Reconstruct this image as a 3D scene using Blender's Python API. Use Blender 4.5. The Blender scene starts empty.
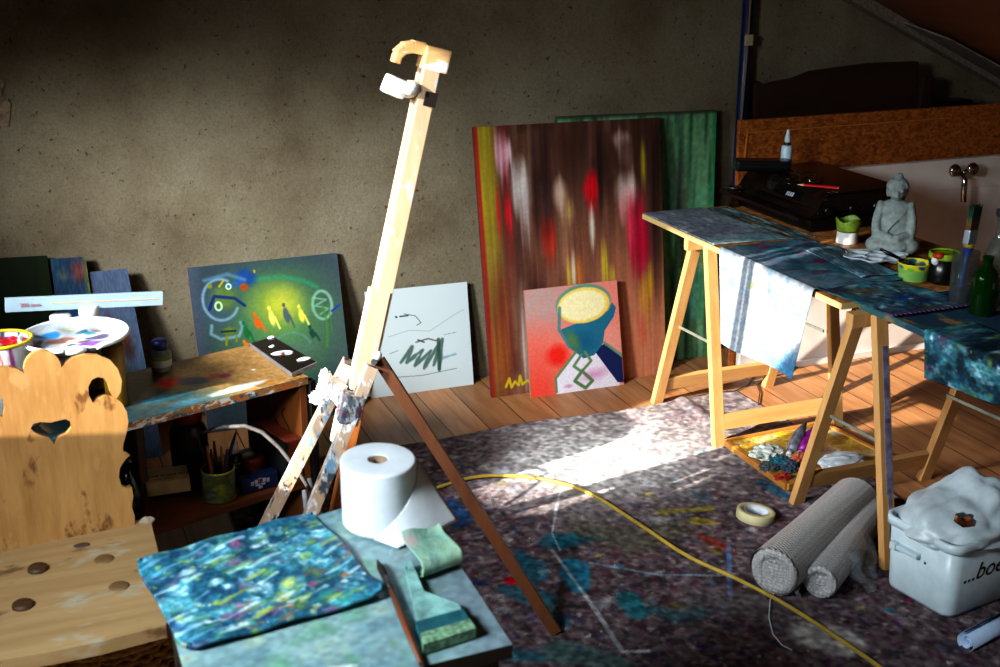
import bpy, bmesh, math, random
import numpy as np
from mathutils import Vector, Matrix, geometry
R = math.radians
random.seed(4)
C = bpy.context.scene.collection
SC = bpy.context.scene

# ------------------------------------------------------------------ survey of the room (camera solved from the photo)
CH, CF, CP, CY = 1.75, 1250.0, R(18.5), R(21.5)
FW = Vector((math.sin(CY)*math.cos(CP), math.cos(CY)*math.cos(CP), -math.sin(CP)))
RT = Vector((math.cos(CY), -math.sin(CY), 0))
UP = RT.cross(FW)
O = Vector((0, 0, CH))
def ray(u, v): return FW + RT*((u-500)/CF) + UP*((333.5-v)/CF)
def PZ(u, v, z=0.):
    d = ray(u, v); return O + d*((z-CH)/d.z)
def PY(u, v, y):
    d = ray(u, v); return O + d*(y/d.y)
def PX(u, v, x):
    d = ray(u, v); return O + d*(x/d.x)
def PN(u, v, p, n):
    d = ray(u, v); return O + d*((Vector(p)-O).dot(n)/d.dot(n))
V = lambda *a: Vector(a)

# ------------------------------------------------------------------ painter: small procedural pictures as vertex colours
def lin(c):
    c = np.asarray(c, float)
    return np.where(c <= .04045, c/12.92, ((np.clip(c, 0, 1)+.055)/1.055)**2.4)
class Paint:
    def __init__(s, w, h, base, seed=0, aspect=None):
        s.w, s.h = w, h; s.rng = np.random.default_rng(seed)
        s.asp = aspect or w/h
        u = np.linspace(0, 1, w); v = np.linspace(0, 1, h)
        s.U, s.V = np.meshgrid(u, v)
        s.a = np.ones((h, w, 3))*np.array(base, float)
    def noise(s, nx, ny, oct=1):
        out = np.zeros((s.h, s.w)); amp = 1.; tot = 0.
        for o in range(oct):
            gx, gy = max(2, int(nx*2**o)), max(2, int(ny*2**o))
            g = s.rng.random((gy+1, gx+1))
            x = s.U*gx*.9999; y = s.V*gy*.9999
            xi = x.astype(int); yi = y.astype(int); fx = x-xi; fy = y-yi
            fx = fx*fx*(3-2*fx); fy = fy*fy*(3-2*fy)
            n = (g[yi, xi]*(1-fx)+g[yi, xi+1]*fx)*(1-fy)+(g[yi+1, xi]*(1-fx)+g[yi+1, xi+1]*fx)*fy
            out += n*amp; tot += amp; amp *= .55
        return out/tot
    def mix(s, m, col):
        m = np.clip(m, 0, 1)[..., None]
        s.a = s.a*(1-m)+np.array(col, float)*m
    def grad(s, col, m): s.mix(m, col)
    def _rag(s, amt, f=14):
        return (s.noise(f, f/s.asp, 2)-.5)*amt if amt else 0
    def stroke(s, pts, r, col, a=1., soft=.4, rag=0.):
        d = np.full((s.h, s.w), 9.)
        X = s.U*s.asp; Y = s.V
        P = [(p[0]*s.asp, p[1]) for p in pts]
        for (x0, y0), (x1, y1) in zip(P, P[1:]):
            dx, dy = x1-x0, y1-y0; L = dx*dx+dy*dy+1e-9
            t = np.clip(((X-x0)*dx+(Y-y0)*dy)/L, 0, 1)
            d = np.minimum(d, np.hypot(X-x0-t*dx, Y-y0-t*dy))
        d = d + s._rag(rag)
        s.mix(a*np.clip((r-d)/(r*soft)+.0, 0, 1), col)
    def ell(s, cx, cy, rx, ry, col, a=1., soft=.25, rot=0., rag=0.):
        X = (s.U-cx)*s.asp; Y = s.V-cy
        c, n = math.cos(rot), math.sin(rot)
        x = (X*c+Y*n)/rx; y = (-X*n+Y*c)/ry
        d = np.hypot(x, y)+s._rag(rag)
        s.mix(a*np.clip((1-d)/soft, 0, 1), col)
    def ring(s, cx, cy, rx, ry, w, col, a=1., soft=.5, a0=0, a1=360):
        pts = [(cx+rx/s.asp*math.cos(R(t)), cy+ry*math.sin(R(t))) for t in np.linspace(a0, a1, 28)]
        s.stroke(pts, w, col, a, soft)
    def poly(s, pts, col, a=1.):
        ins = np.zeros((s.h, s.w), bool); n = len(pts)
        for i in range(n):
            x0, y0 = pts[i]; x1, y1 = pts[(i+1) % n]
            if y0 == y1: continue
            c = ((y0 > s.V) != (y1 > s.V)) & (s.U < (x1-x0)*(s.V-y0)/(y1-y0)+x0)
            ins ^= c
        s.mix(ins*a, col)
    def speck(s, n, r0, r1, cols, a=1., stretch=1.):
        for i in range(n):
            cx, cy = s.rng.random(2); r = r0+(r1-r0)*s.rng.random()**3
            col = cols[s.rng.integers(len(cols))]
            x0 = max(0, int((cx-r*stretch*2/s.asp)*s.w)); x1 = min(s.w, int((cx+r*stretch*2/s.asp)*s.w)+2)
            y0 = max(0, int((cy-r*2)*s.h)); y1 = min(s.h, int((cy+r*2)*s.h)+2)
            if x1 <= x0 or y1 <= y0: continue
            X = (s.U[y0:y1, x0:x1]-cx)*s.asp/stretch; Y = s.V[y0:y1, x0:x1]-cy
            t = s.rng.random()*3.1; c_, s_ = math.cos(t), math.sin(t)
            k = .5+s.rng.random()
            d = np.hypot(X*c_+Y*s_, (Y*c_-X*s_)*k)/r + (s.rng.random(X.shape)-.5)*.5
            m = (np.clip((1-d)/.35, 0, 1)*a*(.5+.5*s.rng.random()))[..., None]
            s.a[y0:y1, x0:x1] = s.a[y0:y1, x0:x1]*(1-m)+np.array(col)*m
    def grain(s, amt, nx=None, ny=None):
        n = s.noise(nx or s.w/3, ny or s.h/3)-.5
        s.a = np.clip(s.a*(1+amt*n[..., None]*2), 0, 1)
    def grid(s, name, pos):
        """pos(U,V)->(X,Y,Z) arrays; returns a mesh coloured by this picture"""
        X, Y, Z = pos(s.U, s.V)
        co = np.stack([np.broadcast_to(q, s.U.shape) for q in (X, Y, Z)], -1).reshape(-1, 3)
        w, h = s.w, s.h
        i = np.arange((h-1)*w).reshape(h-1, w)[:, :-1].ravel()
        f = np.stack([i, i+1, i+w+1, i+w], -1)
        me = bpy.data.meshes.new(name)
        me.vertices.add(len(co)); me.vertices.foreach_set('co', co.ravel())
        me.loops.add(f.size); me.loops.foreach_set('vertex_index', f.ravel())
        me.polygons.add(len(f)); me.polygons.foreach_set('loop_start', np.arange(len(f))*4)
        me.polygons.foreach_set('loop_total', np.full(len(f), 4))
        me.update(); me.validate()
        at = me.color_attributes.new('Col', 'FLOAT_COLOR', 'POINT')
        c = np.ones((len(co), 4)); c[:, :3] = lin(s.a.reshape(-1, 3))
        at.data.foreach_set('color', c.ravel())
        me.polygons.foreach_set('use_smooth', np.ones(len(f), bool))
        return me

# ------------------------------------------------------------------ materials
def newmat(name):
    m = bpy.data.materials.new(name); m.use_nodes = True
    nt = m.node_tree; b = nt.nodes['Principled BSDF']
    return m, nt, b
def N(nt, t, **k):
    n = nt.nodes.new(t)
    for a, v in k.items(): setattr(n, a, v)
    return n
def rgb(c): return tuple(float(x) for x in lin(c))+(1.,)
def coords(nt, scale=(1, 1, 1), kind='Object'):
    tc = N(nt, 'ShaderNodeTexCoord'); mp = N(nt, 'ShaderNodeMapping')
    mp.inputs['Scale'].default_value = scale
    nt.links.new(tc.outputs[kind], mp.inputs['Vector']); return mp.outputs['Vector']
def ramp(nt, fac, stops):
    r = N(nt, 'ShaderNodeValToRGB'); e = r.color_ramp.elements
    while len(e) < len(stops): e.new(.5)
    for q, (p, c) in zip(e, stops): q.position = p; q.color = rgb(c)
    nt.links.new(fac, r.inputs[0]); return r.outputs[0]
def noise(nt, vec, scale, detail=4, rough=.6):
    n = N(nt, 'ShaderNodeTexNoise'); n.inputs['Scale'].default_value = scale
    n.inputs['Detail'].default_value = detail; n.inputs['Roughness'].default_value = rough
    nt.links.new(vec, n.inputs['Vector']); return n.outputs['Fac']
def bump(nt, b, h, strength=.3, dist=.005):
    n = N(nt, 'ShaderNodeBump'); n.inputs['Strength'].default_value = strength; n.inputs['Distance'].default_value = dist
    nt.links.new(h, n.inputs['Height']); nt.links.new(n.outputs[0], b.inputs['Normal'])
def mixc(nt, fac, a, b_):
    m = N(nt, 'ShaderNodeMix', data_type='RGBA')
    for s, i in ((fac, 0), (a, 6), (b_, 7)):
        if isinstance(s, tuple): m.inputs[i].default_value = s
        elif isinstance(s, (int, float)): m.inputs[i].default_value = s
        else: nt.links.new(s, m.inputs[i])
    return m.outputs[2]
def plain(name, col, rough=.5, metal=0., var=.12, scale=25, bmp=0.):
    m, nt, b = newmat(name)
    vec = coords(nt); n = noise(nt, vec, scale)
    c2 = tuple(max(0, x*(1-var)) for x in col); c1 = tuple(min(1, x*(1+var*.6)) for x in col)
    nt.links.new(ramp(nt, n, [(.3, c2), (.7, c1)]), b.inputs['Base Color'])
    b.inputs['Roughness'].default_value = rough; b.inputs['Metallic'].default_value = metal
    if bmp: bump(nt, b, n, bmp)
    return m
def wood(name, c1, c2, axis='z', scale=14, rough=.55, paint=None, pamt=.5, pscale=18):
    m, nt, b = newmat(name)
    s = {'x': (.08, 1, 1), 'y': (1, .08, 1), 'z': (1, 1, .08)}[axis]
    vec = coords(nt, s); n = noise(nt, vec, scale*3, 5, .65); n2 = noise(nt, vec, scale*.7, 2)
    col = ramp(nt, n, [(.3, c1), (.7, c2)])
    col = mixc(nt, .35, col, ramp(nt, n2, [(.3, c1), (.7, c2)]))
    if paint:
        pv = coords(nt, {'x': (.5, 1, 1), 'y': (1, .5, 1), 'z': (1, 1, .5)}[axis])
        for i, pc in enumerate(paint):
            mp = N(nt, 'ShaderNodeMapping'); mp.inputs['Location'].default_value = (i*3.3, i*1.7, i)
            nt.links.new(pv, mp.inputs['Vector'])
            f = noise(nt, mp.outputs[0], pscale*(1+.4*i), 4, .65)
            lo = 1-pamt
            rr = N(nt, 'ShaderNodeMapRange'); rr.inputs[1].default_value = lo-.03; rr.inputs[2].default_value = lo+.04
            nt.links.new(f, rr.inputs[0]); col = mixc(nt, rr.outputs[0], col, rgb(pc))
    nt.links.new(col, b.inputs['Base Color']); b.inputs['Roughness'].default_value = rough
    bump(nt, b, n, .15, .002)
    return m
def painted(name, rough=.6, bscale=120, bstr=.25, dist=.002, spec=.4, trans=0.):
    m, nt, b = newmat(name)
    a = N(nt, 'ShaderNodeVertexColor'); a.layer_name = 'Col'
    nt.links.new(a.outputs[0], b.inputs['Base Color']); b.inputs['Roughness'].default_value = rough
    b.inputs['Specular IOR Level'].default_value = spec
    if bstr: bump(nt, b, noise(nt, coords(nt), bscale, 4), bstr, dist)
    return m
def glass(name, col, rough=.05, ior=1.45, tint=.25):
    m, nt, b = newmat(name)
    nt.nodes.remove(b); out = nt.nodes['Material Output']
    tr = N(nt, 'ShaderNodeBsdfTransparent'); tr.inputs[0].default_value = rgb(tuple(1-(1-c)*tint*2 for c in col))
    gl = N(nt, 'ShaderNodeBsdfGlossy'); gl.inputs['Roughness'].default_value = rough
    df = N(nt, 'ShaderNodeBsdfDiffuse'); df.inputs[0].default_value = rgb(col)
    fr = N(nt, 'ShaderNodeLayerWeight'); fr.inputs[0].default_value = .12
    m1 = N(nt, 'ShaderNodeMixShader'); m1.inputs[0].default_value = tint*.12
    nt.links.new(tr.outputs[0], m1.inputs[1]); nt.links.new(df.outputs[0], m1.inputs[2])
    m2 = N(nt, 'ShaderNodeMixShader'); nt.links.new(fr.outputs['Facing'], m2.inputs[0]); nt.links.new(m1.outputs[0], m2.inputs[1]); nt.links.new(gl.outputs[0], m2.inputs[2])
    nt.links.new(m2.outputs[0], out.inputs[0]); return m

MC = painted('oil_on_canvas', .75, 260, .3, .0015, .12)
MMAT = painted('thick_dried_paint', .6, 60, .7, .004, .22)
MCLOTH = painted('painted_cloth', .85, 220, .4, .002, .15)
MFELT = painted('felt_with_paint', .95, 170, .8, .004, .08)
MPAPER = painted('paper_with_ink', .8, 60, .05, .001, .2)
MGLOSS = painted('glossy_paint', .3, 50, .4, .003)
W_PALE = wood('pale_pine', (.80, .60, .40), (.90, .74, .55), 'z')
W_PALEX = wood('pale_pine_along', (.80, .60, .40), (.90, .74, .55), 'x')
W_PAINT = wood('pine_with_white_paint', (.74, .61, .48), (.82, .71, .59), 'z', paint=[(.86, .82, .77), (.70, .72, .76)], pamt=.38)
W_LEG = wood('pine_with_blue_grey_paint', (.70, .56, .44), (.80, .70, .60), 'z', paint=[(.86, .88, .90), (.46, .60, .70), (.9, .9, .9), (.24, .28, .32)], pamt=.41)
W_BROWN = wood('brown_stained_wood', (.33, .17, .07), (.46, .26, .12), 'z', paint=[(.40, .36, .34)], pamt=.33)
W_CHAIR = wood('chair_back_wood', (.61, .43, .22), (.75, .57, .34), 'z', 16, .6, paint=[(.46, .29, .13), (.70, .54, .34)], pamt=.38, pscale=16)
W_SEAT = wood('chair_seat_wood', (.60, .47, .31), (.74, .62, .44), 'x', 10, .65, paint=[(.70, .66, .56), (.48, .36, .24)], pamt=.38, pscale=8)
W_CRATE = wood('crate_wood', (.42, .22, .09), (.62, .36, .16), 'z', 10)
W_TRES = wood('trestle_pine', (.66, .47, .26), (.78, .60, .38), 'z', 14)
W_DARK = wood('dark_wood', (.12, .06, .04), (.22, .11, .07), 'x', 6)
WHITE_PL = plain('white_plastic', (.82, .84, .84), .4, var=.05)
BLACK_PL = plain('black_plastic', (.03, .03, .03), .28, var=.3)
CHROME = plain('chrome', (.62, .6, .58), .15, 1., .05)
STEEL = plain('grey_steel', (.45, .45, .44), .4, .9, .1)
PASTE = plain('white_paint_lump', (.90, .90, .89), .6, var=.08, scale=60, bmp=.5)

# ------------------------------------------------------------------ mesh helpers (world coordinates everywhere)
class MB:
    def __init__(s): s.b = bmesh.new()
    def box(s, c, d, M=None, bev=.0):
        t = bmesh.new(); bmesh.ops.create_cube(t, size=1)
        bmesh.ops.scale(t, vec=d, verts=t.verts)
        if bev: bmesh.ops.bevel(t, geom=t.edges[:], offset=bev, segments=2, affect='EDGES', profile=.7)
        if M is not None: bmesh.ops.transform(t, matrix=M.to_4x4(), verts=t.verts)
        bmesh.ops.translate(t, vec=c, verts=t.verts)
        return s.join(t)
    def join(s, t):
        me = bpy.data.meshes.new('tmp'); t.to_mesh(me); t.free(); s.b.from_mesh(me); bpy.data.meshes.remove(me); return s
    def beam(s, p0, p1, w, d, side=(0, 1, 0), bev=.002):
        p0, p1 = Vector(p0), Vector(p1); z = (p1-p0).normalized()
        y = Vector(side); y = (y-z*y.dot(z)).normalized(); x = y.cross(z)
        M = Matrix((x, y, z)).transposed()
        return s.box((p0+p1)/2, (w, d, (p1-p0).length), M, bev)
    def tube(s, pts, r, n=10, cap=True, smooth=True):
        pts = [Vector(p) for p in pts]; rs = r if isinstance(r, (list, tuple)) else [r]*len(pts)
        prev = None; rings = []
        ref = None
        for i, p in enumerate(pts):
            t = (pts[min(i+1, len(pts)-1)]-pts[max(i-1, 0)]).normalized()
            if ref is None: ref = Vector((0, 0, 1)) if abs(t.z) < .9 else Vector((1, 0, 0))
            a = (ref-t*ref.dot(t)).normalized(); ref = a; b = t.cross(a)
            ring = [s.b.verts.new(p+(a*math.cos(2*math.pi*k/n)+b*math.sin(2*math.pi*k/n))*rs[i]) for k in range(n)]
            if prev:
                for k in range(n):
                    f = s.b.faces.new((prev[k], prev[(k+1) % n], ring[(k+1) % n], ring[k])); f.smooth = smooth
            prev = ring; rings.append(ring)
        if cap: s.b.faces.new(list(reversed(rings[0]))); s.b.faces.new(rings[-1])
        return s
    def lathe(s, prof, c, n=32, M=None, sx=1., sy=1., close=False):
        c = Vector(c); prev = None
        first = None
        for r, z in prof:
            ring = []
            for k in range(n):
                q = Vector((r*math.cos(2*math.pi*k/n)*sx, r*math.sin(2*math.pi*k/n)*sy, z))
                if M is not None: q = M @ q
                ring.append(s.b.verts.new(c+q))
            if prev:
                for k in range(n):
                    f = s.b.faces.new((prev[k], prev[(k+1) % n], ring[(k+1) % n], ring[k])); f.smooth = True
            else: first = ring
            prev = ring
        if close:
            for k in range(n): 
                f = s.b.faces.new((prev[k], prev[(k+1) % n], first[(k+1) % n], first[k])); f.smooth = True
        else:
            if prof[0][0] > 0: s.b.faces.new(list(reversed(first)))
            if prof[-1][0] > 0: s.b.faces.new(prev)
        return s
    def prism(s, outer, holes, f0, f1):
        """f0,f1: map (u,v)->front/back point"""
        loops = [outer]+list(holes); flat = [p for l in loops for p in l]
        tris = geometry.tessellate_polygon([[Vector((p[0], p[1], 0)) for p in l] for l in loops])
        a = [s.b.verts.new(f0(*p)) for p in flat]; b = [s.b.verts.new(f1(*p)) for p in flat]
        for t in tris:
            try:
                s.b.faces.new([a[i] for i in t]); s.b.faces.new([b[i] for i in reversed(t)])
            except ValueError: pass
        k = 0
        for l in loops:
            n = len(l)
            for i in range(n):
                s.b.faces.new((a[k+i], a[k+(i+1) % n], b[k+(i+1) % n], b[k+i]))
            k += n
        return s
    def blob(s, c, r, M=None, sub=2, seed=0, amt=0.):
        t = bmesh.new(); bmesh.ops.create_icosphere(t, subdivisions=sub, radius=1)
        rn = random.Random(seed)
        if amt:
            off = [Vector((rn.uniform(-1, 1), rn.uniform(-1, 1), rn.uniform(-1, 1))).normalized() for _ in range(9)]
            am = [rn.uniform(-1, 1) for _ in range(9)]
            for v in t.verts:
                v.co *= 1+amt*sum(a*max(0, v.co.dot(o))**3 for a, o in zip(am, off))
        bmesh.ops.scale(t, vec=r, verts=t.verts)
        if M is not None: bmesh.ops.transform(t, matrix=M.to_4x4(), verts=t.verts)
        bmesh.ops.translate(t, vec=c, verts=t.verts)
        for f in t.faces: f.smooth = True
        return s.join(t)
    def mesh(s, name):
        bmesh.ops.recalc_face_normals(s.b, faces=s.b.faces[:])
        me = bpy.data.meshes.new(name); s.b.to_mesh(me); s.b.free(); return me
def worldloc(o):
    l = Vector(o.location)
    while o.parent: o = o.parent; l += o.location
    return l
def obj(name, me, mat, parent=None, base=None):
    """link a world-coordinate mesh as one object; its origin is its lowest centre"""
    if isinstance(me, MB): me = me.mesh(name)
    o = bpy.data.objects.new(name, me); C.objects.link(o)
    if mat: me.materials.append(mat)
    co = np.empty(len(me.vertices)*3); me.vertices.foreach_get('co', co); co = co.reshape(-1, 3)
    lo, hi = co.min(0), co.max(0)
    L = Vector(base) if base else Vector(((lo[0]+hi[0])/2, (lo[1]+hi[1])/2, lo[2]))
    me.transform(Matrix.Translation(-L))
    if parent: o.parent = parent; o.location = L-worldloc(parent)
    else: o.location = L
    return o
def tag(o, label=None, cat=None, group=None, kind=None):
    if label: o['label'] = label
    if cat: o['category'] = cat
    if group: o['group'] = group
    if kind: o['kind'] = kind
    return o
def thing(name, loc, label, cat, group=None):
    o = bpy.data.objects.new(name, None); C.objects.link(o); o.location = loc; o.empty_display_size = .05
    return tag(o, label, cat, group)
def struct(name, me, mat): return tag(obj(name, me, mat), kind='structure')
def dup(o, parent=None, delta=None, label=None):
    c = o.copy(); C.objects.link(c)
    if parent: c.parent = parent
    if delta: c.location = o.location+Vector(delta)
    if label: c['label'] = label
    for ch in [k for k in o.children]: dup(ch, c)
    return c
def solid(o, t, off=-1):
    m = o.modifiers.new('thickness', 'SOLIDIFY'); m.thickness = t; m.offset = off; return o
def crumpled(c, r, seed, amp=.35, sub=4):
    t = bmesh.new(); bmesh.ops.create_icosphere(t, subdivisions=sub, radius=1)
    rn = np.random.default_rng(seed); dirs = rn.normal(size=(14, 3)); dirs /= np.linalg.norm(dirs, axis=1)[:, None]; ph = rn.random(14)*6; fq_ = 3+6*rn.random(14)
    for v in t.verts:
        n = np.array(v.co); k = sum(abs(math.sin(fq_[i]*n.dot(dirs[i])+ph[i])) for i in range(14))/14
        v.co *= 1+amp*(k-.64)*2
    bmesh.ops.scale(t, vec=r, verts=t.verts); bmesh.ops.translate(t, vec=c, verts=t.verts)
    return t
def crumple(name, lb, cat, c, r, seed, mat, amp=.35):
    return tag(obj(name, MB().join(crumpled(c, r, seed, amp)), mat), lb, cat)
def text_mesh(txt, size, M, shear=0., ext=.0006):
    cu = bpy.data.curves.new('lettering', 'FONT'); cu.body = txt; cu.size = size; cu.shear = shear; cu.extrude = ext
    t = bpy.data.objects.new('tmp_text', cu); C.objects.link(t)
    dg = bpy.context.evaluated_depsgraph_get(); me = bpy.data.meshes.new_from_object(t.evaluated_get(dg))
    bpy.data.objects.remove(t); bpy.data.curves.remove(cu)
    me.transform(M); return me
def frame(o, x, y, z):
    M = Matrix.Identity(4)
    for i, a in enumerate((x, y, z)):
        a = Vector(a).normalized()
        for j in range(3): M[j][i] = a[j]
    M.translation = Vector(o); return M
def bilerp(bl, br, tl, tr):
    bl, br, tl, tr = [np.array(p) for p in (bl, br, tl, tr)]
    def f(U, V_):
        out = []
        for k in range(3):
            out.append((bl[k]*(1-U)+br[k]*U)*(1-V_)+(tl[k]*(1-U)+tr[k]*U)*V_)
        return out
    return f

# ================================================================== SETTING
WY = 4.39
# floor: pale brown boards running towards the wall
m, nt, b = newmat('floor_boards')
tc = N(nt, 'ShaderNodeTexCoord'); sp = N(nt, 'ShaderNodeSeparateXYZ'); nt.links.new(tc.outputs['Object'], sp.inputs[0])
dv = N(nt, 'ShaderNodeMath', operation='DIVIDE'); dv.inputs[1].default_value = .142
ad = N(nt, 'ShaderNodeMath', operation='ADD'); ad.inputs[1].default_value = 20.1
nt.links.new(sp.outputs[0], dv.inputs[0]); nt.links.new(dv.outputs[0], ad.inputs[0])
fr = N(nt, 'ShaderNodeMath', operation='FRACT'); fl = N(nt, 'ShaderNodeMath', operation='FLOOR')
nt.links.new(ad.outputs[0], fr.inputs[0]); nt.links.new(ad.outputs[0], fl.inputs[0])
wn = N(nt, 'ShaderNodeTexWhiteNoise', noise_dimensions='1D'); nt.links.new(fl.outputs[0], wn.inputs['W'])
cm = N(nt, 'ShaderNodeCombineXYZ'); 
mx = N(nt, 'ShaderNodeMath', operation='MULTIPLY'); mx.inputs[1].default_value = 7.; nt.links.new(wn.outputs[0], mx.inputs[0])
my = N(nt, 'ShaderNodeMath', operation='MULTIPLY'); my.inputs[1].default_value = .09; nt.links.new(sp.outputs[1], my.inputs[0])
nt.links.new(sp.outputs[0], cm.inputs[0]); nt.links.new(my.outputs[0], cm.inputs[1]); nt.links.new(mx.outputs[0], cm.inputs[2])
g = noise(nt, cm.outputs[0], 30, 5, .65)
col = ramp(nt, g, [(.25, (.54, .36, .21)), (.5, (.68, .47, .30)), (.75, (.76, .56, .38))])
hv = N(nt, 'ShaderNodeMapRange'); hv.inputs[3].default_value = .78; hv.inputs[4].default_value = 1.1; nt.links.new(wn.outputs[0], hv.inputs[0])
vm = N(nt, 'ShaderNodeVectorMath', operation='SCALE'); nt.links.new(col, vm.inputs[0]); nt.links.new(hv.outputs[0], vm.inputs['Scale'])
gap = N(nt, 'ShaderNodeMath', operation='LESS_THAN'); gap.inputs[1].default_value = .028; nt.links.new(fr.outputs[0], gap.inputs[0])
big = noise(nt, tc.outputs['Object'], 3.2, 3); 
st = N(nt, 'ShaderNodeMapRange'); st.inputs[1].default_value = .45; st.inputs[2].default_value = .75; st.inputs[4].default_value = .25; nt.links.new(big, st.inputs[0])
c3 = mixc(nt, st.outputs[0], vm.outputs[0], rgb((.40, .26, .17)))
c3 = mixc(nt, gap.outputs[0], c3, rgb((.16, .09, .05)))
nt.links.new(c3, b.inputs['Base Color']); b.inputs['Roughness'].default_value = .5
bump(nt, b, g, .12, .002)
struct('floor', MB().box((1.5, 1.45, -.04), (6.4, 6.3, .08)), m)

# rear plaster wall
m, nt, b = newmat('rough_plaster')
v0 = coords(nt)
n1 = noise(nt, v0, 2.2, 5, .6); n2 = noise(nt, v0, 55, 5, .7); n3 = noise(nt, v0, 18, 4, .7)
col = ramp(nt, n1, [(.3, (.37, .32, .25)), (.5, (.48, .44, .36)), (.72, (.55, .52, .44))])
d = N(nt, 'ShaderNodeMapRange'); d.inputs[1].default_value = .62; d.inputs[2].default_value = .70; nt.links.new(n2, d.inputs[0])
col = mixc(nt, d.outputs[0], col, rgb((.22, .16, .10)))
d2 = N(nt, 'ShaderNodeMapRange'); d2.inputs[1].default_value = .66; d2.inputs[2].default_value = .74; nt.links.new(n3, d2.inputs[0])
col = mixc(nt, d2.outputs[0], col, rgb((.20, .15, .09)))
n4 = noise(nt, v0, 120, 3, .6)
d3 = N(nt, 'ShaderNodeMapRange'); d3.inputs[1].default_value = .35; d3.inputs[2].default_value = .65; d3.inputs[3].default_value = .0; d3.inputs[4].default_value = .3; nt.links.new(n4, d3.inputs[0])
col = mixc(nt, d3.outputs[0], col, rgb((.30, .24, .18)))
n5 = noise(nt, v0, 34, 2, .5)
d5 = N(nt, 'ShaderNodeMapRange'); d5.inputs[1].default_value = .70; d5.inputs[2].default_value = .74; nt.links.new(n5, d5.inputs[0])
col = mixc(nt, d5.outputs[0], col, rgb((.40, .22, .08)))
nt.links.new(col, b.inputs['Base Color']); b.inputs['Roughness'].default_value = .95; b.inputs['Specular IOR Level'].default_value = .1
bump(nt, b, n2, .45, .008)
PLASTER = m
struct('wall_back', MB().box((1.5, WY+.06, 1.4), (6.4, .12, 2.8)), PLASTER)

# left wall (out of frame), its sun opening shaped to cast the wanted light patches
XW = -1.2
hole = [(2.42, 1.07), (2.26, 1.25), (2.22, 1.35), (2.22, 1.5), (2.20, 1.62), (2.05, 1.80), (1.92, 1.94), (1.74, 2.12), (2.13, 2.13), (2.15, 2.37), (2.23, 2.37), (2.25, 2.13), (2.74, 2.11), (2.81, 1.9), (2.90, 1.5), (2.86, 1.3), (2.80, 1.14), (2.70, 1.03)]
struct('wall_left', MB().prism([(-1.7, 0), (WY, 0), (WY, 2.7), (-1.7, 2.7)], [hole],
       lambda y, z: V(XW, y, z), lambda y, z: V(XW-.02, y, z)), PLASTER)
# sloping ceiling and flat ceiling
CEIL = wood('ceiling_boards', (.36, .20, .09), (.46, .27, .13), 'y', 8, .7)
sl = math.atan(.46)
def slope_z(x): return 1.426-.46*(x-3.298)
struct('ceiling', MB().prism([(-1.25, 2.62), (.70, 2.62), (4.5, slope_z(4.5)+.02), (4.5, slope_z(4.5)+.12), (.72, 2.74), (-1.25, 2.74)], [],
       lambda x, z: V(x, -1.7, z), lambda x, z: V(x, WY, z)), CEIL)
tb = MB().beam((.72, WY-.035, slope_z(.72)-.012), (4.5, WY-.035, slope_z(4.5)-.012), .045, .07, (0, 1, 0))
struct('trim_1', tb, plain('bare_plaster_edge', (.46, .42, .36), .9, var=.25, scale=60, bmp=.5))
tb = MB().prism([(3.45, .0), (4.45, .0), (4.45, .34), (4.0, .2), (3.62, .16)], [],
       lambda x, t: V(x, WY-.05-t, slope_z(x)-.004), lambda x, t: V(x, WY-.05-t, slope_z(x)-.012))
struct('trim_2', tb, plain('grey_white_lining', (.45, .41, .38), .8, var=.2))
struct('wall_right', MB().box((4.42, 1.4, .6), (.1, 6.2, 1.3)), PLASTER)

# white knee wall below the slope
m, nt, b = newmat('white_panel_paint')
v0 = coords(nt); n1 = noise(nt, v0, 6, 4)
nt.links.new(ramp(nt, n1, [(.3, (.76, .72, .69)), (.7, (.82, .79, .77))]), b.inputs['Base Color']); b.inputs['Roughness'].default_value = .6
pk = MB().box((3.52, 4.045, .40), (1.80, .03, .80)).box((3.52, 4.038, .745), (1.80, .03, .125), bev=.004).box((3.52, 4.026, .012), (1.8, .02, .024))
struct('wall_low', pk, m)

# chipboard leaning behind the white panel, dark headboard behind that
m, nt, b = newmat('orange_chipboard')
v0 = coords(nt, (1, 1, 1.6)); vo = N(nt, 'ShaderNodeTexVoronoi'); vo.inputs['Scale'].default_value = 70; nt.links.new(v0, vo.inputs['Vector'])
n1 = noise(nt, v0, 26, 4, .7); f = N(nt, 'ShaderNodeMath', operation='ADD'); nt.links.new(vo.outputs['Color'], f.inputs[0]); nt.links.new(n1, f.inputs[1])
hf = N(nt, 'ShaderNodeMath', operation='MULTIPLY'); hf.inputs[1].default_value = .5; nt.links.new(f.outputs[0], hf.inputs[0])
nt.links.new(ramp(nt, hf.outputs[0], [(.25, (.40, .19, .05)), (.5, (.58, .31, .10)), (.8, (.72, .44, .18))]), b.inputs['Base Color'])
b.inputs['Roughness'].default_value = .5; bump(nt, b, hf.outputs[0], .2, .002)
CHIP = m
t = thing('chipboard_sheet', (3.25, 4.08, 0), 'long orange brown chipboard sheet leaning above the white low wall', 'board')
obj('sheet', MB().beam((3.25, 4.078, .002), (3.25, 4.115, 1.008), 1.30, .02, (0, 1, 0), .001), CHIP, t)
e = MB()
e.beam((2.625, 4.096, .86), (2.635, 4.102, .975), .006, .003, (0, 1, 0), 0)
e.beam((2.64, 4.1005, .960), (3.6, 4.1005, .964), .003, .005, (0, 1, 0), 0)
obj('scored_line', e, plain('scored_yellow_edge', (.72, .46, .18), .6), t)
hb = [(2.76, .5), (3.54, .5), (3.54, 1.175), (3.30, 1.178), (3.12, 1.165), (3.02, 1.158), (2.93, 1.132), (2.86, 1.127), (2.80, 1.115), (2.775, 1.13), (2.76, 1.12)]
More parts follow.
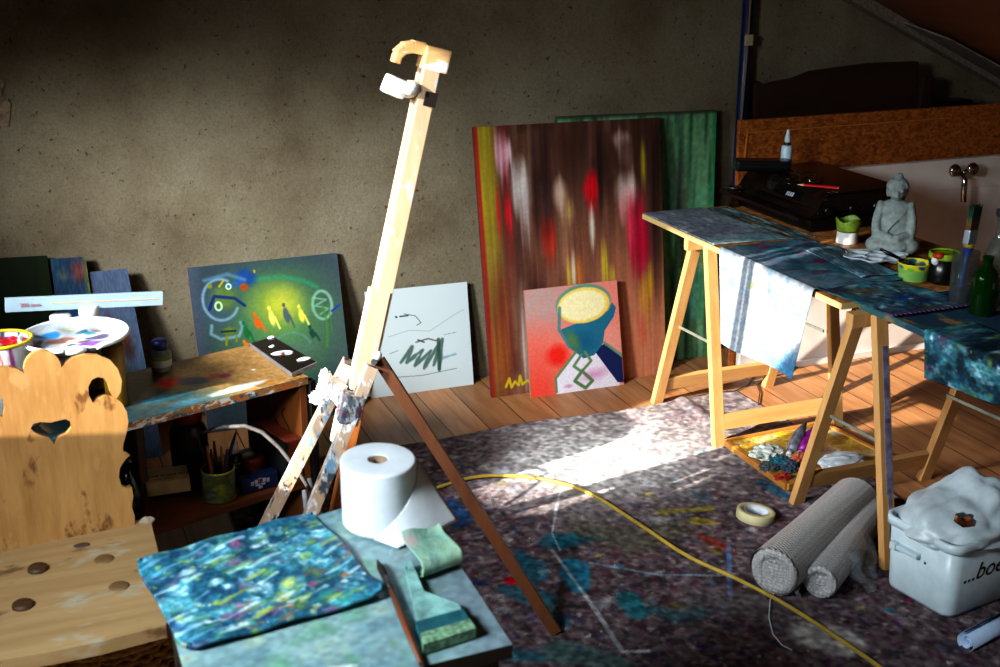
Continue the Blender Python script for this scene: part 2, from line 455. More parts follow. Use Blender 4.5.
t = thing('headboard', (3.0, 4.28, .5), 'dark brown wooden headboard with a curved top standing behind the chipboard', 'headboard')
obj('panel', MB().prism(hb, [], lambda x, z: V(x, 4.20+.09*(z-.5), z), lambda x, z: V(x, 4.225+.09*(z-.5), z)), W_DARK, t)
obj('post', MB().box((3.57, 4.25, .80), (.05, .05, .64), bev=.006), W_DARK, t)
for q in (2.81, 3.50): obj('leg', MB().box((q, 4.22, .25), (.05, .04, .5), bev=.004), W_DARK, t)
tag(obj('dark_box', MB().box((3.71, 4.22, .485), (.16, .10, .97), bev=.008).box((3.71, 4.22, .995), (.13, .08, .05), bev=.01), BLACK_PL), 'low black box right of the dark headboard, under the sloping roof edge', 'box')

# blue downpipe in the corner with its cord
t = thing('blue_pipe', (2.755, 4.35, 0), 'dark blue vertical pipe running up the plaster wall', 'pipe')
obj('pipe', MB().tube([(2.765, 4.355, 0), (2.765, 4.355, 2.0)], .024, 14), plain('dark_blue_paint', (.06, .13, .30), .4), t)
obj('cord', MB().tube([(2.74, 4.325, .80), (2.752, 4.325, 1.2), (2.758, 4.326, 1.95)], .0045, 6), plain('tan_cord', (.50, .40, .28), .7), t)
obj('clip', MB().box((2.752, 4.318, 1.285), (.030, .016, .042), bev=.002).box((2.752, 4.309, 1.285), (.012, .004, .012)), plain('ivory_clip', (.72, .66, .52), .5), t)

# chrome tap on the white panel
t = thing('wall_tap', (3.57, 4.02, .70), 'chrome wall tap with two round handles on the white low wall', 'tap')
obj('spout', MB().tube([(3.575, 4.03, .75), (3.575, 3.975, .752), (3.578, 3.955, .735), (3.58, 3.95, .645)], .012, 12), CHROME, t)
for sx in (-1, 1):
    q = V(3.575+sx*.045, 3.965, .775)
    obj('handle', MB().tube([(3.575, 3.985, .752), q], .011, 10).lathe([(.0, -.012), (.022, -.010), (.027, 0), (.022, .012), (0, .014)], q, 16, Matrix.Rotation(R(90), 3, 'X')), CHROME, t)

# loose light patch of old plaster at the upper left
pl = [(-.10, 1.06), (-.075, 1.10), (-.05, 1.10), (-.035, 1.17), (-.06, 1.20), (-.045, 1.24), (-.085, 1.26), (-.12, 1.24), (-.13, 1.10)]
tag(obj('plaster_patch', MB().prism([(x+.055, z+.0) for x, z in pl], [[(-.055, 1.20), (-.035, 1.20), (-.035, 1.225), (-.055, 1.225)]], lambda x, z: V(x, WY-.006, z), lambda x, z: V(x, WY+.004, z)), plain('bare_lime', (.52, .45, .36), .9, var=.3, scale=60, bmp=.6)),
    'light flaking plaster patch high on the dark left side of the wall', 'plaster patch')

# ================================================================== FELT DROP CLOTH
p = Paint(430, 520, (.34, .285, .30), 3, 2.0/2.62)
p.mix(p.noise(60, 80, 3)*.9-.15, (.50, .44, .45)); p.mix((p.noise(110, 140, 2)-.52)*2.4, (.20, .16, .17))
p.mix((p.noise(120, 150, 2)-.55)*3, (.56, .50, .50))
p.mix((p.noise(80, 100, 2)-.58)*3, (.34, .20, .24)); p.mix((p.noise(80, 100, 2)-.62)*3, (.20, .22, .33))
def fuv(u, v):
    q = PZ(u, v); return ((q.x-.5)/2.0, (q.y-1.2)/2.65)
def fs(pts, r, col, a=.62, rag=.030): p.stroke([fuv(*q) for q in pts], r, col, a, .5, rag)
p.mix(np.clip((p.V-.62)*2.2, 0, .5)*np.clip((p.U-.36)*5, 0, 1)*p.noise(12, 15, 3)*1.6, (.70, .68, .67))   # pale zone towards the wall
TEAL, BLUE, PINK, YEL, WHT = (.10, .42, .50), (.10, .16, .42), (.72, .10, .32), (.70, .62, .12), (.82, .82, .82)
p.speck(420, .001, .006, [TEAL, BLUE, (.45, .12, .25), (.62, .55, .2), (.75, .72, .72), (.25, .45, .5), (.35, .2, .4)], .8)
p.speck(260, .001, .004, [(.85, .84, .84), (.65, .62, .62)], .8)
p.speck(28, .006, .02, [(.16, .36, .46), (.22, .2, .36), (.5, .48, .5), (.3, .42, .42)], .55)
fs([(555, 540), (565, 545), (575, 538)], .012, (.08, .45, .58)); fs([(568, 565), (578, 590), (572, 570)], .011, (.05, .52, .66)); fs([(545, 545), (600, 540)], .010, TEAL, .6)
fs([(520, 555), (535, 575)], .012, (.08, .34, .42), .7); fs([(500, 590), (540, 600)], .014, (.10, .36, .44), .6); fs([(545, 600), (560, 625)], .008, TEAL, .6)
fs([(640, 610), (680, 620), (700, 615)], .02, (.16, .42, .46), .6); fs([(630, 600), (640, 615)], .012, (.10, .45, .5), .7)
fs([(450, 500), (458, 520)], .013, (.08, .28, .48), .7); fs([(475, 580), (482, 584)], .007, BLUE); fs([(508, 580), (511, 582)], .008, (.78, .06, .16), 1, 0)
fs([(500, 655), (540, 660)], .018, TEAL, .6); fs([(560, 655), (620, 665)], .02, (.30, .45, .44), .7)
fs([(673, 606), (682, 611)], .007, (.85, .75, .1)); fs([(665, 515), (710, 511)], .006, (.66, .62, .16)); fs([(700, 525), (740, 530)], .006, (.62, .55, .15), .7)
fs([(682, 527), (705, 540), (735, 556)], .006, (.62, .22, .12)); fs([(650, 497), (668, 506)], .008, (.68, .6, .2), .7); fs([(690, 545), (720, 556)], .008, (.6, .52, .12), .6)
fs([(575, 458), (560, 500), (552, 535), (560, 553)], .0022, (.72, .74, .76), .8, .004); fs([(552, 553), (580, 590), (622, 652), (648, 652)], .003, (.72, .74, .76), .8, .004)
fs([(590, 565), (660, 578), (720, 580)], .002, (.5, .62, .68), .7, .004); fs([(730, 550), (732, 600)], .003, (.35, .5, .7), .7, .002)
fs([(700, 610), (740, 605), (790, 620)], .035, (.42, .42, .42), .45); fs([(590, 530), (640, 545), (680, 530)], .03, (.40, .40, .30), .45)
fs([(815, 640), (850, 645)], .022, (.78, .78, .76), .7, .03); fs([(515, 456), (520, 462)], .01, (.80, .80, .82), .9); fs([(500, 475), (508, 470)], .006, (.55, .6, .7), .8)
fs([(780, 470), (800, 500)], .02, (.5, .55, .6), .5); fs([(760, 485), (790, 500)], .012, (.16, .4, .52), .7)
# sunlight painted in: felt whitened where the sun falls
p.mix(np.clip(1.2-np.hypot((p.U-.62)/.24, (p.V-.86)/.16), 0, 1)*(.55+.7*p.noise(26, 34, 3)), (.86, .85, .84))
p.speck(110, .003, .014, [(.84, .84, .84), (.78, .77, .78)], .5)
p.grain(.30)
def fpos(U, V_):
    x = .5+2.0*U+.02*np.sin(V_*9)*(U > .98)
    y = 1.2+2.64*V_+.012*np.sin(U*14)*V_+.03*U*V_
    z = .006+.003*np.sin(U*23+V_*17)*np.sin(V_*31)+.012*np.exp(-((U*2.0-1.66-.1*V_)/.03)**2)*np.clip(V_*8-6.6, 0, 1)
    return x, y, z
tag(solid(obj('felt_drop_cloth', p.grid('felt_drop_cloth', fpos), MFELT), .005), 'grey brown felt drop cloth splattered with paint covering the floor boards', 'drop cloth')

# ================================================================== PAINTINGS ALONG THE WALL
CAN_EDGE = plain('raw_canvas_edge', (.52, .44, .36), .8)
def canvas(name, label, pic, bl, br, tl, tr, th, mat=MC, edge=CAN_EDGE, cat='painting', group=None, back='stretcher_frame'):
    bl, br, tl, tr = map(Vector, (bl, br, tl, tr))
    n = (br-bl).cross(tl-bl).normalized()
    if n.y > 0: n = -n
    t = thing(name, (bl+br)/2, label, cat, group)
    b_ = MB(); q = [bl, br, tr, tl]
    a = [b_.b.verts.new(v-n*.0015) for v in q]; c = [b_.b.verts.new(v-n*th) for v in q]
    b_.b.faces.new(a); b_.b.faces.new(list(reversed(c)))
    for i in range(4): b_.b.faces.new((a[i], a[(i+1) % 4], c[(i+1) % 4], c[i]))
    obj(back, b_, edge, t)
    obj('painted_canvas' if mat is MC else 'drawn_sheet', pic.grid('painted_canvas', bilerp(bl, br, tl, tr)), mat, t)
    return t

# large streaked painting
p = Paint(260, 340, (.30, .19, .15), 11, .74)
p.mix((p.noise(34, 3, 2)-.35)*1.5, (.19, .11, .09)); p.mix((p.noise(28, 3, 2)-.5)*2., (.42, .29, .22))
for i in range(70):
    u, v_ = p.rng.random(2); p.stroke([(u, v_), (u, v_-.1-.3*p.rng.random())], .01+.03*p.rng.random(), [(.20, .11, .09), (.46, .30, .22), (.34, .20, .15), (.52, .40, .32), (.26, .16, .12)][i % 5], .5, 1., .0)
low = np.clip(1.05-p.V*1.35, 0, 1)
p.mix(low*(.8+.6*p.noise(16, 2, 2))*np.clip(p.U*1.6, 0, 1), (.74, .47, .34))
p.mix(np.clip((.13-p.U)/.06, 0, 1)*np.clip(p.V*1.5-.05, .2, 1)*.85, (.58, .52, .12)); p.mix(np.clip((.025-p.U)/.01, 0, 1)*.9, (.55, .12, .10))
p.mix(np.clip((.035-abs(p.U-.15))/.03, 0, 1)*np.clip((p.V-.35)*3, 0, 1)*.6, (.50, .12, .12))
def vs(u, v0, v1, w, col, a=.8):
    p.ell(u, (v0+v1)/2, w*.95, abs(v0-v1)*.62, col, a, .85, 0, .0)
    for k in range(5):
        du = (p.rng.random()-.5)*w*1.6; q0 = v0+(p.rng.random()-.3)*.04; q1 = v1-(p.rng.random()-.2)*.10
        p.ell(u+du, (q0+q1)/2, w*.22, abs(q0-q1)*.6, tuple(np.clip(np.array(col)*(.7+.5*p.rng.random()), 0, 1)), a*.7, .9)
for u, v0, v1, w, col, a in [(.135, .98, .82, .035, (.80, .60, .66), .8), (.17, .95, .86, .02, (.9, .75, .8), .6), (.225, .88, .66, .05, (.80, .78, .76), .85), (.24, .80, .55, .03, (.6, .55, .55), .5),
    (.15, .75, .62, .02, (.75, .1, .15), .8), (.36, .66, .52, .04, (.75, .12, .08), .8), (.36, .62, .5, .03, (.8, .25, .15), .5), (.43, .8, .68, .04, (.75, .66, .58), .7), (.48, .72, .62, .03, (.6, .5, .3), .6),
    (.615, .82, .70, .045, (.78, .05, .10), .9), (.60, .78, .72, .05, (.70, .05, .10), .7), (.60, .69, .52, .018, (.85, .82, .75), .75), (.78, .96, .9, .05, (.72, .6, .56), .7), (.80, .93, .82, .04, (.45, .32, .30), .6),
    (.80, .80, .66, .06, (.82, .74, .72), .8), (.79, .74, .6, .04, (.85, .5, .5), .5), (.86, .72, .42, .06, (.70, .06, .20), .85), (.89, .62, .42, .05, (.62, .05, .18), .8), (.82, .66, .5, .03, (.75, .2, .3), .6),
    (.90, .92, .74, .018, (.68, .62, .12), .7), (.66, .55, .36, .02, (.72, .66, .15), .7), (.70, .45, .34, .02, (.7, .62, .15), .7), (.89, .40, .22, .045, (.72, .52, .14), .6), (.92, .45, .30, .02, (.75, .6, .1), .6),
    (.49, .52, .36, .016, (.82, .76, .66), .6), (.46, .5, .36, .015, (.7, .62, .2), .6), (.52, .5, .36, .02, (.72, .4, .12), .6), (.20, .42, .08, .03, (.58, .48, .46), .55), (.19, .30, .02, .02, (.72, .64, .6), .5),
    (.28, .5, .1, .06, (.22, .10, .10), .6), (.08, .5, .02, .06, (.45, .18, .12), .6), (.06, .3, .0, .05, (.60, .34, .14), .6), (.76, .2, .06, .04, (.62, .30, .24), .6), (.86, .25, .12, .03, (.66, .22, .18), .5),
    (.95, 1., .3, .05, (.15, .09, .08), .55), (.68, .98, .7, .05, (.14, .08, .07), .6), (.5, 1., .8, .08, (.22, .12, .08), .5), (.33, 1., .55, .06, (.14, .07, .07), .6), (.10, .78, .6, .012, (.7, .1, .12), .7)]:
    vs(u, v0, v1, w, col, a)
p.a *= (1+(p.noise(90, 4, 2)-.5)*.28)[..., None]
p.ell(.78, .14, .22, .26, (.74, .46, .34), .55, .9); p.ell(.45, .22, .2, .2, (.62, .40, .28), .4, .9)
p.stroke([(.08, .035), (.10, .065), (.11, .03), (.13, .05), (.15, .035), (.16, .07), (.17, .035), (.20, .05), (.22, .03), (.25, .06), (.26, .035), (.31, .055)], .006, (.75, .66, .10), .9)
p.grain(.04)
canvas('abstract_painting', 'large dark streaked painting with red, white and yellow vertical smears leaning on wall', p,
       (1.604, 4.155, .0), (2.357, 4.155, .0), (1.588, 4.30, 1.014), (2.360, 4.30, 1.006), .016, edge=plain('red_canvas_edge', (.32, .09, .07), .8))
# green streaked painting behind it
p = Paint(170, 240, (.30, .44, .32), 12, .66)
p.mix((p.noise(30, 3, 2)-.4)*1.8, (.09, .18, .14)); p.mix((p.noise(40, 5, 2)-.5)*2., (.26, .40, .28))
for i in range(26):
    u = .62+.36*p.rng.random(); v_ = p.rng.random()
    p.stroke([(u, v_), (u, v_-.1-.2*p.rng.random())], .012+.03*p.rng.random(), [(.24, .44, .36), (.20, .30, .36), (.14, .36, .24), (.34, .40, .28), (.18, .16, .14)][i % 5], .6, 1., .0)
p.mix(np.clip((p.U-.97)/.02, 0, 1)*.8, (.10, .40, .22)); p.mix(np.clip((p.V-.985)/.01, 0, 1)*.8, (.16, .16, .14)); p.a = np.clip(p.a*1.35, 0, 1); p.grain(.10)
canvas('abstract_painting', 'green streaked painting standing half hidden behind the large dark streaked one', p,
       (1.96, 4.275, 0), (2.622, 4.275, 0), (1.944, 4.343, 1.025), (2.640, 4.343, 1.013), .025, edge=plain('green_canvas_edge', (.12, .30, .16), .7))
# small vase painting
p = Paint(230, 240, (.84, .50, .44), 13, .93)
p.mix(np.clip(1.2-np.hypot((p.U-.18)/.42, (p.V-.86)/.32), 0, 1)*(.5+.5*p.noise(20, 20, 2)), (.62, .58, .57))
p.mix(np.clip(1.1-p.V*1.4, 0, 1)*np.clip(1.3-p.U*2.2, 0, 1), (.84, .28, .22)); p.ell(.31, .36, .15, .13, (.86, .12, .08), .9, .6, 0, .2); p.ell(.9, .45, .2, .25, (.85, .58, .52), .6, .8)
p.poly([(.27, .0), (.27, .14), (.50, .36), (.72, .36), (.95, .02), (.95, 0)], (.84, .82, .86)); p.ell(.70, .14, .22, .08, (.72, .42, .62), .6, .9, .2, .3); p.ell(.40, .06, .06, .025, (.70, .3, .55), .6, .9)
p.poly([(.70, .36), (.82, .42), (1.0, .26), (1.0, .02), (.93, .03)], (.10, .14, .32)); p.stroke([(.82, .42), (1., .28)], .018, (.36, .54, .44), .9)
p.poly([(.36, .60), (.88, .72), (.93, .80), (.97, .74), (.94, .66), (.83, .54), (.80, .42), (.70, .32), (.58, .30), (.44, .42)], (.13, .40, .50)); p.ell(.60, .46, .16, .12, (.08, .33, .46), .8, .8, 0, .2)
p.ell(.48, .48, .08, .16, (.36, .48, .24), .8, .8, .5); p.ell(.62, .82, .29, .185, (.36, .54, .48), 1, .08, .05); p.ell(.62, .80, .272, .172, (.88, .76, .36), 1, .06, .05); p.ell(.61, .80, .245, .150, (.90, .86, .66), 1, .12, .05)
p.stroke([(.36, .80), (.34, .60), (.44, .43)], .02, (.22, .48, .50), .8)
G_ = (.38, .50, .36)
p.stroke([(.50, .37), (.27, .15), (.27, .02)], .016, G_); p.stroke([(.56, .34), (.47, .24), (.55, .18), (.66, .27), (.60, .36)], .017, G_); p.stroke([(.56, .19), (.47, .10), (.58, .02), (.66, .08), (.56, .18)], .020, (.34, .46, .30))
p.grain(.04)
canvas('vase_painting', 'small square painting of a teal vase on red, leaning against the large streaked canvas', p,
       (1.743, 4.100, .0), (2.140, 4.100, .0), (1.745, 4.180, .406), (2.134, 4.180, .406), .012)
# white sketch
p = Paint(240, 250, (.76, .80, .80), 14, 1.)
p.mix(p.noise(3, 3, 2)*.25, (.70, .75, .76)); GR, DK = (.24, .34, .30), (.20, .22, .22)
p.stroke([(.30, .30), (.42, .44), (.36, .30), (.52, .40), (.44, .26), (.60, .38), (.52, .22), (.70, .46), (.62, .24), (.72, .48), (.67, .18), (.70, .34)], .022, GR, .85, .6, .02); p.stroke([(.68, .48), (.67, .2)], .022, (.18, .28, .24), .8)
p.stroke([(.72, .30), (.84, .32)], .016, (.36, .52, .58), .6, .8, .02); p.stroke([(.24, .17), (.5, .155), (.84, .18)], .005, (.4, .45, .45), .8)
p.stroke([(.32, .74), (.40, .74)], .008, DK); p.stroke([(.28, .74), (.29, .735)], .010, DK); p.stroke([(.36, .76), (.47, .73), (.52, .66), (.48, .64)], .005, (.35, .38, .34)); p.stroke([(.2, .56), (.4, .60), (.6, .57), (.85, .70), (.95, .74)], .003, (.45, .48, .48), .7)
p.stroke([(.46, .48), (.58, .50), (.66, .47)], .009, (.3, .32, .28), .8); p.stroke([(.48, .50), (.54, .47)], .008, DK); p.stroke([(.74, .52), (.86, .53)], .003, DK, .7); p.stroke([(.2, .4), (.28, .42)], .004, DK, .6)
canvas('ink_sketch', 'white square sketch with loose grey green brush marks leaning against the wall', p,
       (1.172, 4.318, 0), (1.590, 4.318, 0), (1.174, 4.362, .412), (1.581, 4.362, .408), .006, MPAPER, plain('white_board_edge', (.7, .72, .72), .7), 'sketch', back='backing_board')
# painting with the little figures
p = Paint(260, 300, (.17, .22, .24), 15, .54/.60)
_V = p.V.copy(); p.V = (p.V-.38)/.62; p.asp = .54/.60/.62
p.ell(.55, .35, .80, .85, (.28, .44, .26), .95, .8); p.ell(.56, .55, .36, .32, (.52, .56, .16), .95, .9); p.ell(.60, .55, .22, .22, (.66, .64, .22), .7, .9)
p.mix(np.clip((p.V-.86)*6, 0, 1)*.6, (.18, .23, .27)); p.mix(np.clip((p.U-.84)*4, 0, 1)*.5, (.30, .34, .34))
p.ell(.16, .60, .22, .32, (.20, .27, .33), .7, .7); p.mix(np.clip((.10-p.U)/.08, 0, 1)*.7, (.25, .27, .33))
p.stroke([(.42, .82), (.6, .82), (.75, .76), (.84, .68)], .035, (.16, .44, .30), .8, .9); p.ell(.37, .85, .13, .11, (.08, .22, .44), .9, .5, -.3); p.ell(.32, .80, .10, .06, (.10, .30, .56), .7, .7)
LB = (.44, .56, .62)
p.ring(.19, .66, .17, .20, .022, LB, .75, .8, 60, 330); p.stroke([(.1, .86), (.25, .90), (.36, .83)], .03, (.30, .44, .54), .7, .9)
p.stroke([(.11, .42), (.10, .34), (.16, .28), (.28, .29), (.31, .38), (.30, .42)], .024, LB, .75, .8)
p.ring(.86, .50, .095, .14, .024, (.46, .62, .52), .75, .8); p.stroke([(.80, .58), (.89, .55), (.81, .50), (.90, .46), (.84, .41)], .014, (.42, .62, .52), .7, .9)
p.ell(.21, .68, .15, .15, (.32, .40, .16), .8, .5); p.stroke([(.11, .58), (.15, .70), (.28, .66), (.34, .58)], .02, (.05, .13, .33), .9, .5)
p.ring(.17, .60, .03, .04, .012, (.62, .74, .58)); p.ell(.17, .60, .02, .02, (.24, .32, .14)); p.ring(.25, .78, .022, .024, .010, (.6, .74, .72)); p.ell(.25, .78, .012, .012, (.2, .3, .5)); p.ell(.35, .76, .05, .045, (.52, .24, .08), .95, .3); p.ell(.13, .80, .03, .03, (.40, .42, .08), .9, .4); p.stroke([(.19, .79), (.22, .84)], .012, (.55, .52, .06)); p.ell(.43, .90, .015, .02, (.5, .46, .1))
p.ell(.22, .35, .08, .05, (.34, .42, .10), .8, .5); p.stroke([(.17, .35), (.26, .345)], .012, (.10, .14, .2)); p.stroke([(.2, .3), (.19, .22)], .016, (.42, .44, .1)); p.stroke([(.26, .3), (.26, .24)], .012, (.42, .44, .1))
for u, v_, col, h in [(.33, .32, (.06, .34, .16), .20), (.41, .40, (.78, .30, .05), .18), (.51, .43, (.78, .76, .34), .22), (.61, .435, (.24, .30, .32), .24), (.71, .42, (.74, .70, .26), .20), (.77, .23, (.08, .22, .18), .15), (.32, .20, (.75, .4, .08), .06)]:
    p.ell(u, v_, .035, h*.42, col, .95, .4, .12, .2); p.ell(u-.012, v_+h*.45, .020, .026, col, .95, .4); p.stroke([(u+.02, v_), (u+.045, v_-h*.5)], .014, col, .9, .5)
p.stroke([(.98, .48), (.92, .43)], .014, (.10, .20, .48), .9); p.stroke([(.86, .50), (.88, .3), (.86, .08)], .02, (.22, .42, .14), .7, .8); p.stroke([(.9, .5), (.91, .2)], .01, (.2, .4, .2), .6)
p.stroke([(.50, .30), (.50, .0)], .012, (.45, .46, .12), .8, .6); p.ell(.5, .1, .5, .14, (.28, .34, .36), .7, .9); p.ring(.62, .08, .2, .18, .016, (.36, .46, .48), .6, .9, 20, 170); p.stroke([(.42, .2), (.42, .02)], .01, (.5, .5, .14), .7)
p.V = _V; p.asp = .54/.60; p.a = np.clip(p.a*1.12, 0, 1); p.grain(.05)
canvas('figure_painting', 'green and yellow painting with a row of tiny figures, leaning behind the crate', p,
       (.540, 4.205, 0), (1.075, 4.205, 0), (.532, 4.362, .571), (1.074, 4.362, .573), .018)
# three canvases in the left corner
p = Paint(60, 120, (.07, .11, .04), 16, .34); p.mix(p.noise(10, 3, 2)*.6, (.10, .14, .06)); p.mix((p.noise(14, 6, 2)-.5)*2, (.06, .10, .05))
canvas('green_canvas', 'plain dark green canvas in the left corner, leftmost of the wall paintings', p,
       (-.16, 4.10, 0), (.085, 4.10, 0), (-.17, 4.345, .675), (.074, 4.345, .665), .015)
p = Paint(70, 130, (.14, .20, .30), 17, .3)
p.mix(np.clip(p.noise(4, 5, 2)*1.6-.5, 0, 1), (.10, .28, .36)); p.ell(.75, .93, .09, .08, (.50, .22, .16), .8, .9); p.ell(.45, .75, .08, .08, (.14, .24, .44), .8, .9); p.mix(np.clip((p.U-.85)*6, 0, 1)*.8, (.44, .40, .14)); p.ell(.3, .92, .07, .05, (.3, .34, .3), .7, .9); p.grain(.2)
canvas('rainbow_canvas', 'narrow canvas in blurred blue, red and yellow between the green and the blue grey ones', p,
       (.089, 4.09, 0), (.211, 4.09, 0), (.083, 4.330, .656), (.195, 4.330, .652), .015)
p = Paint(90, 150, (.30, .37, .48), 18, .3)
p.mix(p.noise(3, 4, 2)*.8, (.36, .42, .52)); p.ell(.30, .74, .05, .06, (.42, .22, .34), .8, .9); p.ell(.56, .64, .08, .09, (.44, .17, .06), .95, .8); p.ell(.66, .57, .07, .08, (.26, .12, .08), .8, .9); p.ell(.62, .44, .10, .08, (.20, .28, .24), .8, .9); p.mix(np.clip((.1-p.U)*8, 0, 1)*.6, (.2, .24, .34)); p.a *= .85; p.grain(.12)
canvas('blue_canvas', 'blue grey canvas with a rust brown smudge standing left of the jar', p,
       (.215, 4.06, 0), (.365, 4.06, 0), (.204, 4.315, .602), (.326, 4.315, .602), .018, edge=plain('pink_canvas_edge', (.42, .30, .32), .7))

# ================================================================== EASEL
E_ = thing('studio_easel', (.62, 2.85, 0), 'tall paint-splashed wooden easel with clamp standing in the middle', 'easel')
_a, _b = PY(434, 44, 2.85), PY(367, 362, 2.85); M1 = _a; M0 = _b+(_b-_a)*(_b.z/(_a.z-_b.z))
mz = (M1-M0).normalized(); fdir = V(-mz.z, 0, mz.x)         # towards the canvas side (left)
def mast(t, off=0., sy=0.): return M0+(M1-M0)*t+fdir*off+V(0, sy, 0)
for sy_ in (-.0165, .0165): obj('mast_rail', MB().beam(mast(.42, 0, sy_), mast(.985, 0, sy_), .040, .019, (0, 1, 0)), W_PAINT, E_)
obj('lower_mast', MB().beam(mast(0.005), mast(.45), .026, .030, (0, 1, 0)), wood('orange_pine', (.62, .34, .14), (.78, .48, .24), 'z'), E_)
obj('sliding_upright', MB().beam(mast(.43, .024), mast(.60, .022), .020, .030, (0, 1, 0)).beam(mast(.43, .012, -.02), mast(.60, .012, -.02), .05, .020, (0, 1, 0)), W_PAINT, E_)
hk = MB(); tp = mast(.985)
hk.box(tp+V(.004, 0, -.012), (.062, .056, .055), Matrix.Rotation(R(15), 3, 'Y'), .004)
pts = [tp+V(x, 0, z) for x, z in ((-.02, .012), (-.045, .018), (-.068, .016), (-.084, .004), (-.090, -.014))]
for a, c_, w in zip(pts, pts[1:], (.030, .027, .023, .018)): hk.beam(a, c_+(c_-a)*.2, w, .034, (0, 1, 0), .004)
obj('top_hook', hk, wood('pine_hook', (.74, .55, .34), (.88, .74, .54), 'x', paint=[(.92, .92, .9)], pamt=.44), E_)
cl = MB(); q = mast(.925, .055)
cl.box(q+V(-.022, -.01, .004), (.052, .05, .045), Matrix.Rotation(R(25), 3, 'Y'), .012); cl.blob(q+V(.012, -.01, -.004), (.024, .03, .018), None, 2, 3, .5)
obj('clamp', cl, PASTE, E_)
obj('clamp_plate', MB().box(mast(.915, -.002, -.028)+V(.008, 0, 0), (.030, .008, .034), Matrix.Rotation(R(15), 3, 'Y')), plain('dark_slot', (.09, .03, .02), .7), E_)
obj('leg', MB().beam(PY(349, 362, 2.93), (.430, 3.08, .004), .030, .044, (.2, 1, 0)), W_LEG, E_)
obj('leg', MB().beam(PY(372, 366, 2.80), (.407, 2.72, .004), .030, .040, (.2, 1, 0)), W_LEG, E_)
obj('rear_leg', MB().beam(PY(379, 360, 2.81), (1.158, 2.547, .008), .029, .024, (0, 1, .4)), W_BROWN, E_)
br = MB(); q = PY(328, 392, 2.86)
br.box(q+V(.01, 0, .01), (.06, .05, .05), Matrix.Rotation(R(30), 3, 'Y'), .01); br.join(crumpled(q+V(-.006, -.01, .028), (.018, .024, .034), 5, .9, 3)); br.join(crumpled(q+V(-.024, -.01, -.008), (.024, .024, .016), 6, .9, 3)); br.join(crumpled(q+V(.02, -.02, .0), (.022, .02, .028), 7, .9, 3))
dp = MB().box(PY(337, 425, 2.84), (.018, .02, .085), Matrix.Rotation(R(14), 3, 'Y'), .006)
obj('paint_drip', dp, PASTE, E_); obj('paint_drip', MB().blob(PY(377, 356, 2.80), (.012, .012, .014), None, 2, 8, .4), PASTE, E_)
obj('tray_bracket', br, PASTE, E_)
obj('hinge_block', MB().box(PY(350, 408, 2.79), (.05, .05, .075), Matrix.Rotation(R(18), 3, 'Y'), .006), wood('blue_smeared_block', (.30, .34, .38), (.45, .48, .5), 'z', paint=[(.12, .32, .52), (.7, .72, .72), (.4, .2, .16)], pamt=.46, pscale=40), E_)
obj('hinge_bolt', MB().tube([PY(374, 362, 2.775), PY(374, 362, 2.86)], .008, 10), STEEL, E_)

# ================================================================== PEASANT CHAIR (lower left)
ux, nb = V(.9968, .08, 0), V(-.08, .9968, 0)
bup = (V(0, 0, 1)*math.cos(R(9))+nb*math.sin(R(9))).normalized(); bn = ux.cross(bup)
B0 = V(.05, 2.658, .445)
def bk(u, v):
    q = PN(u, v, B0, bn)-B0; return (q.dot(ux), q.dot(bup))
cu0 = bk(51, 432)[0]
def rel(l): return [(bk(*q)[0]-cu0, bk(*q)[1]) for q in l]
right = [(50, 349), (57, 357), (61, 367), (66, 361), (73, 357), (85, 354), (98, 354.5), (109, 359), (117, 368), (121, 380), (120, 391), (115.5, 398), (112.5, 396), (109.5, 391), (107, 383), (103, 377.5), (97, 376), (91, 379), (87.5, 386), (88, 394), (92, 402),
         (98, 397), (105, 394.5), (113, 396), (121, 402), (126, 411), (127.5, 421), (125.5, 433), (122.5, 443), (122, 450), (126, 452), (129, 454), (124, 459), (119, 467), (118, 476), (121, 485), (126, 487), (131, 486), (132.5, 495), (131, 505), (134, 515), (135, 545)]
rr = rel(right)
rr = [(u, max(v, -.02)) for u, v in rr]
top = rel([(37, 346)])[0]
left = [(-u, v) for u, v in reversed(rr)]
cen = [(-.012, rr[0][1]+.006), (.0, rr[0][1]+.008), (.012, rr[0][1]+.006)]
# central lobe is a half round between the two inner valleys
vx, vz = rr[2]
lobe = [(vx*math.cos(t), vz+.044*math.sin(t)) for t in np.linspace(math.pi, 0, 13)]
outer = left[:-2]+lobe[1:-1]+rr[2:]
outer = [q for i, q in enumerate(outer) if i == 0 or (abs(q[0]-outer[i-1][0])+abs(q[1]-outer[i-1][1])) > 1e-4]
heart = rel([(30, 427), (33, 422.5), (40, 421), (50, 421.5), (58, 419.5), (65, 418), (70, 421), (71, 427), (66, 433), (58, 436.5), (53.5, 443), (49, 437), (40, 434), (33, 431)])
fr_ = lambda s: (lambda u, v: B0+ux*(u+cu0)+bup*v+bn*s)
CHR = thing('carved_chair', (.03, 2.45, 0), 'carved wooden peasant chair with a heart cut-out in its scalloped back', 'chair')
obj('backrest', MB().prism(outer, [heart], fr_(-.012), fr_(.012)), W_CHAIR, CHR)
sf = [PZ(*q, .45) for q in ((150, 517), (160, 560), (167.5, 619), (166, 625), (100, 642), (50, 652), (0, 660))]
sf += [PZ(*q, .45) for q in ((-62, 668), (-72, 640), (-40, 562))]
so = [(q.x, q.y) for q in sf]
CHM = MB().prism(so, [], lambda x, y: V(x, y, .45), lambda x, y: V(x, y, .422))
bmesh.ops.bevel(CHM.b, geom=[e_ for e_ in CHM.b.edges if abs(e_.verts[0].co.z-e_.verts[1].co.z) < .001 and len(e_.link_faces) == 2 and e_.calc_face_angle(0) > 1.], offset=.008, segments=3, affect='EDGES')
SEAT = obj('seat', CHM, W_SEAT, CHR)
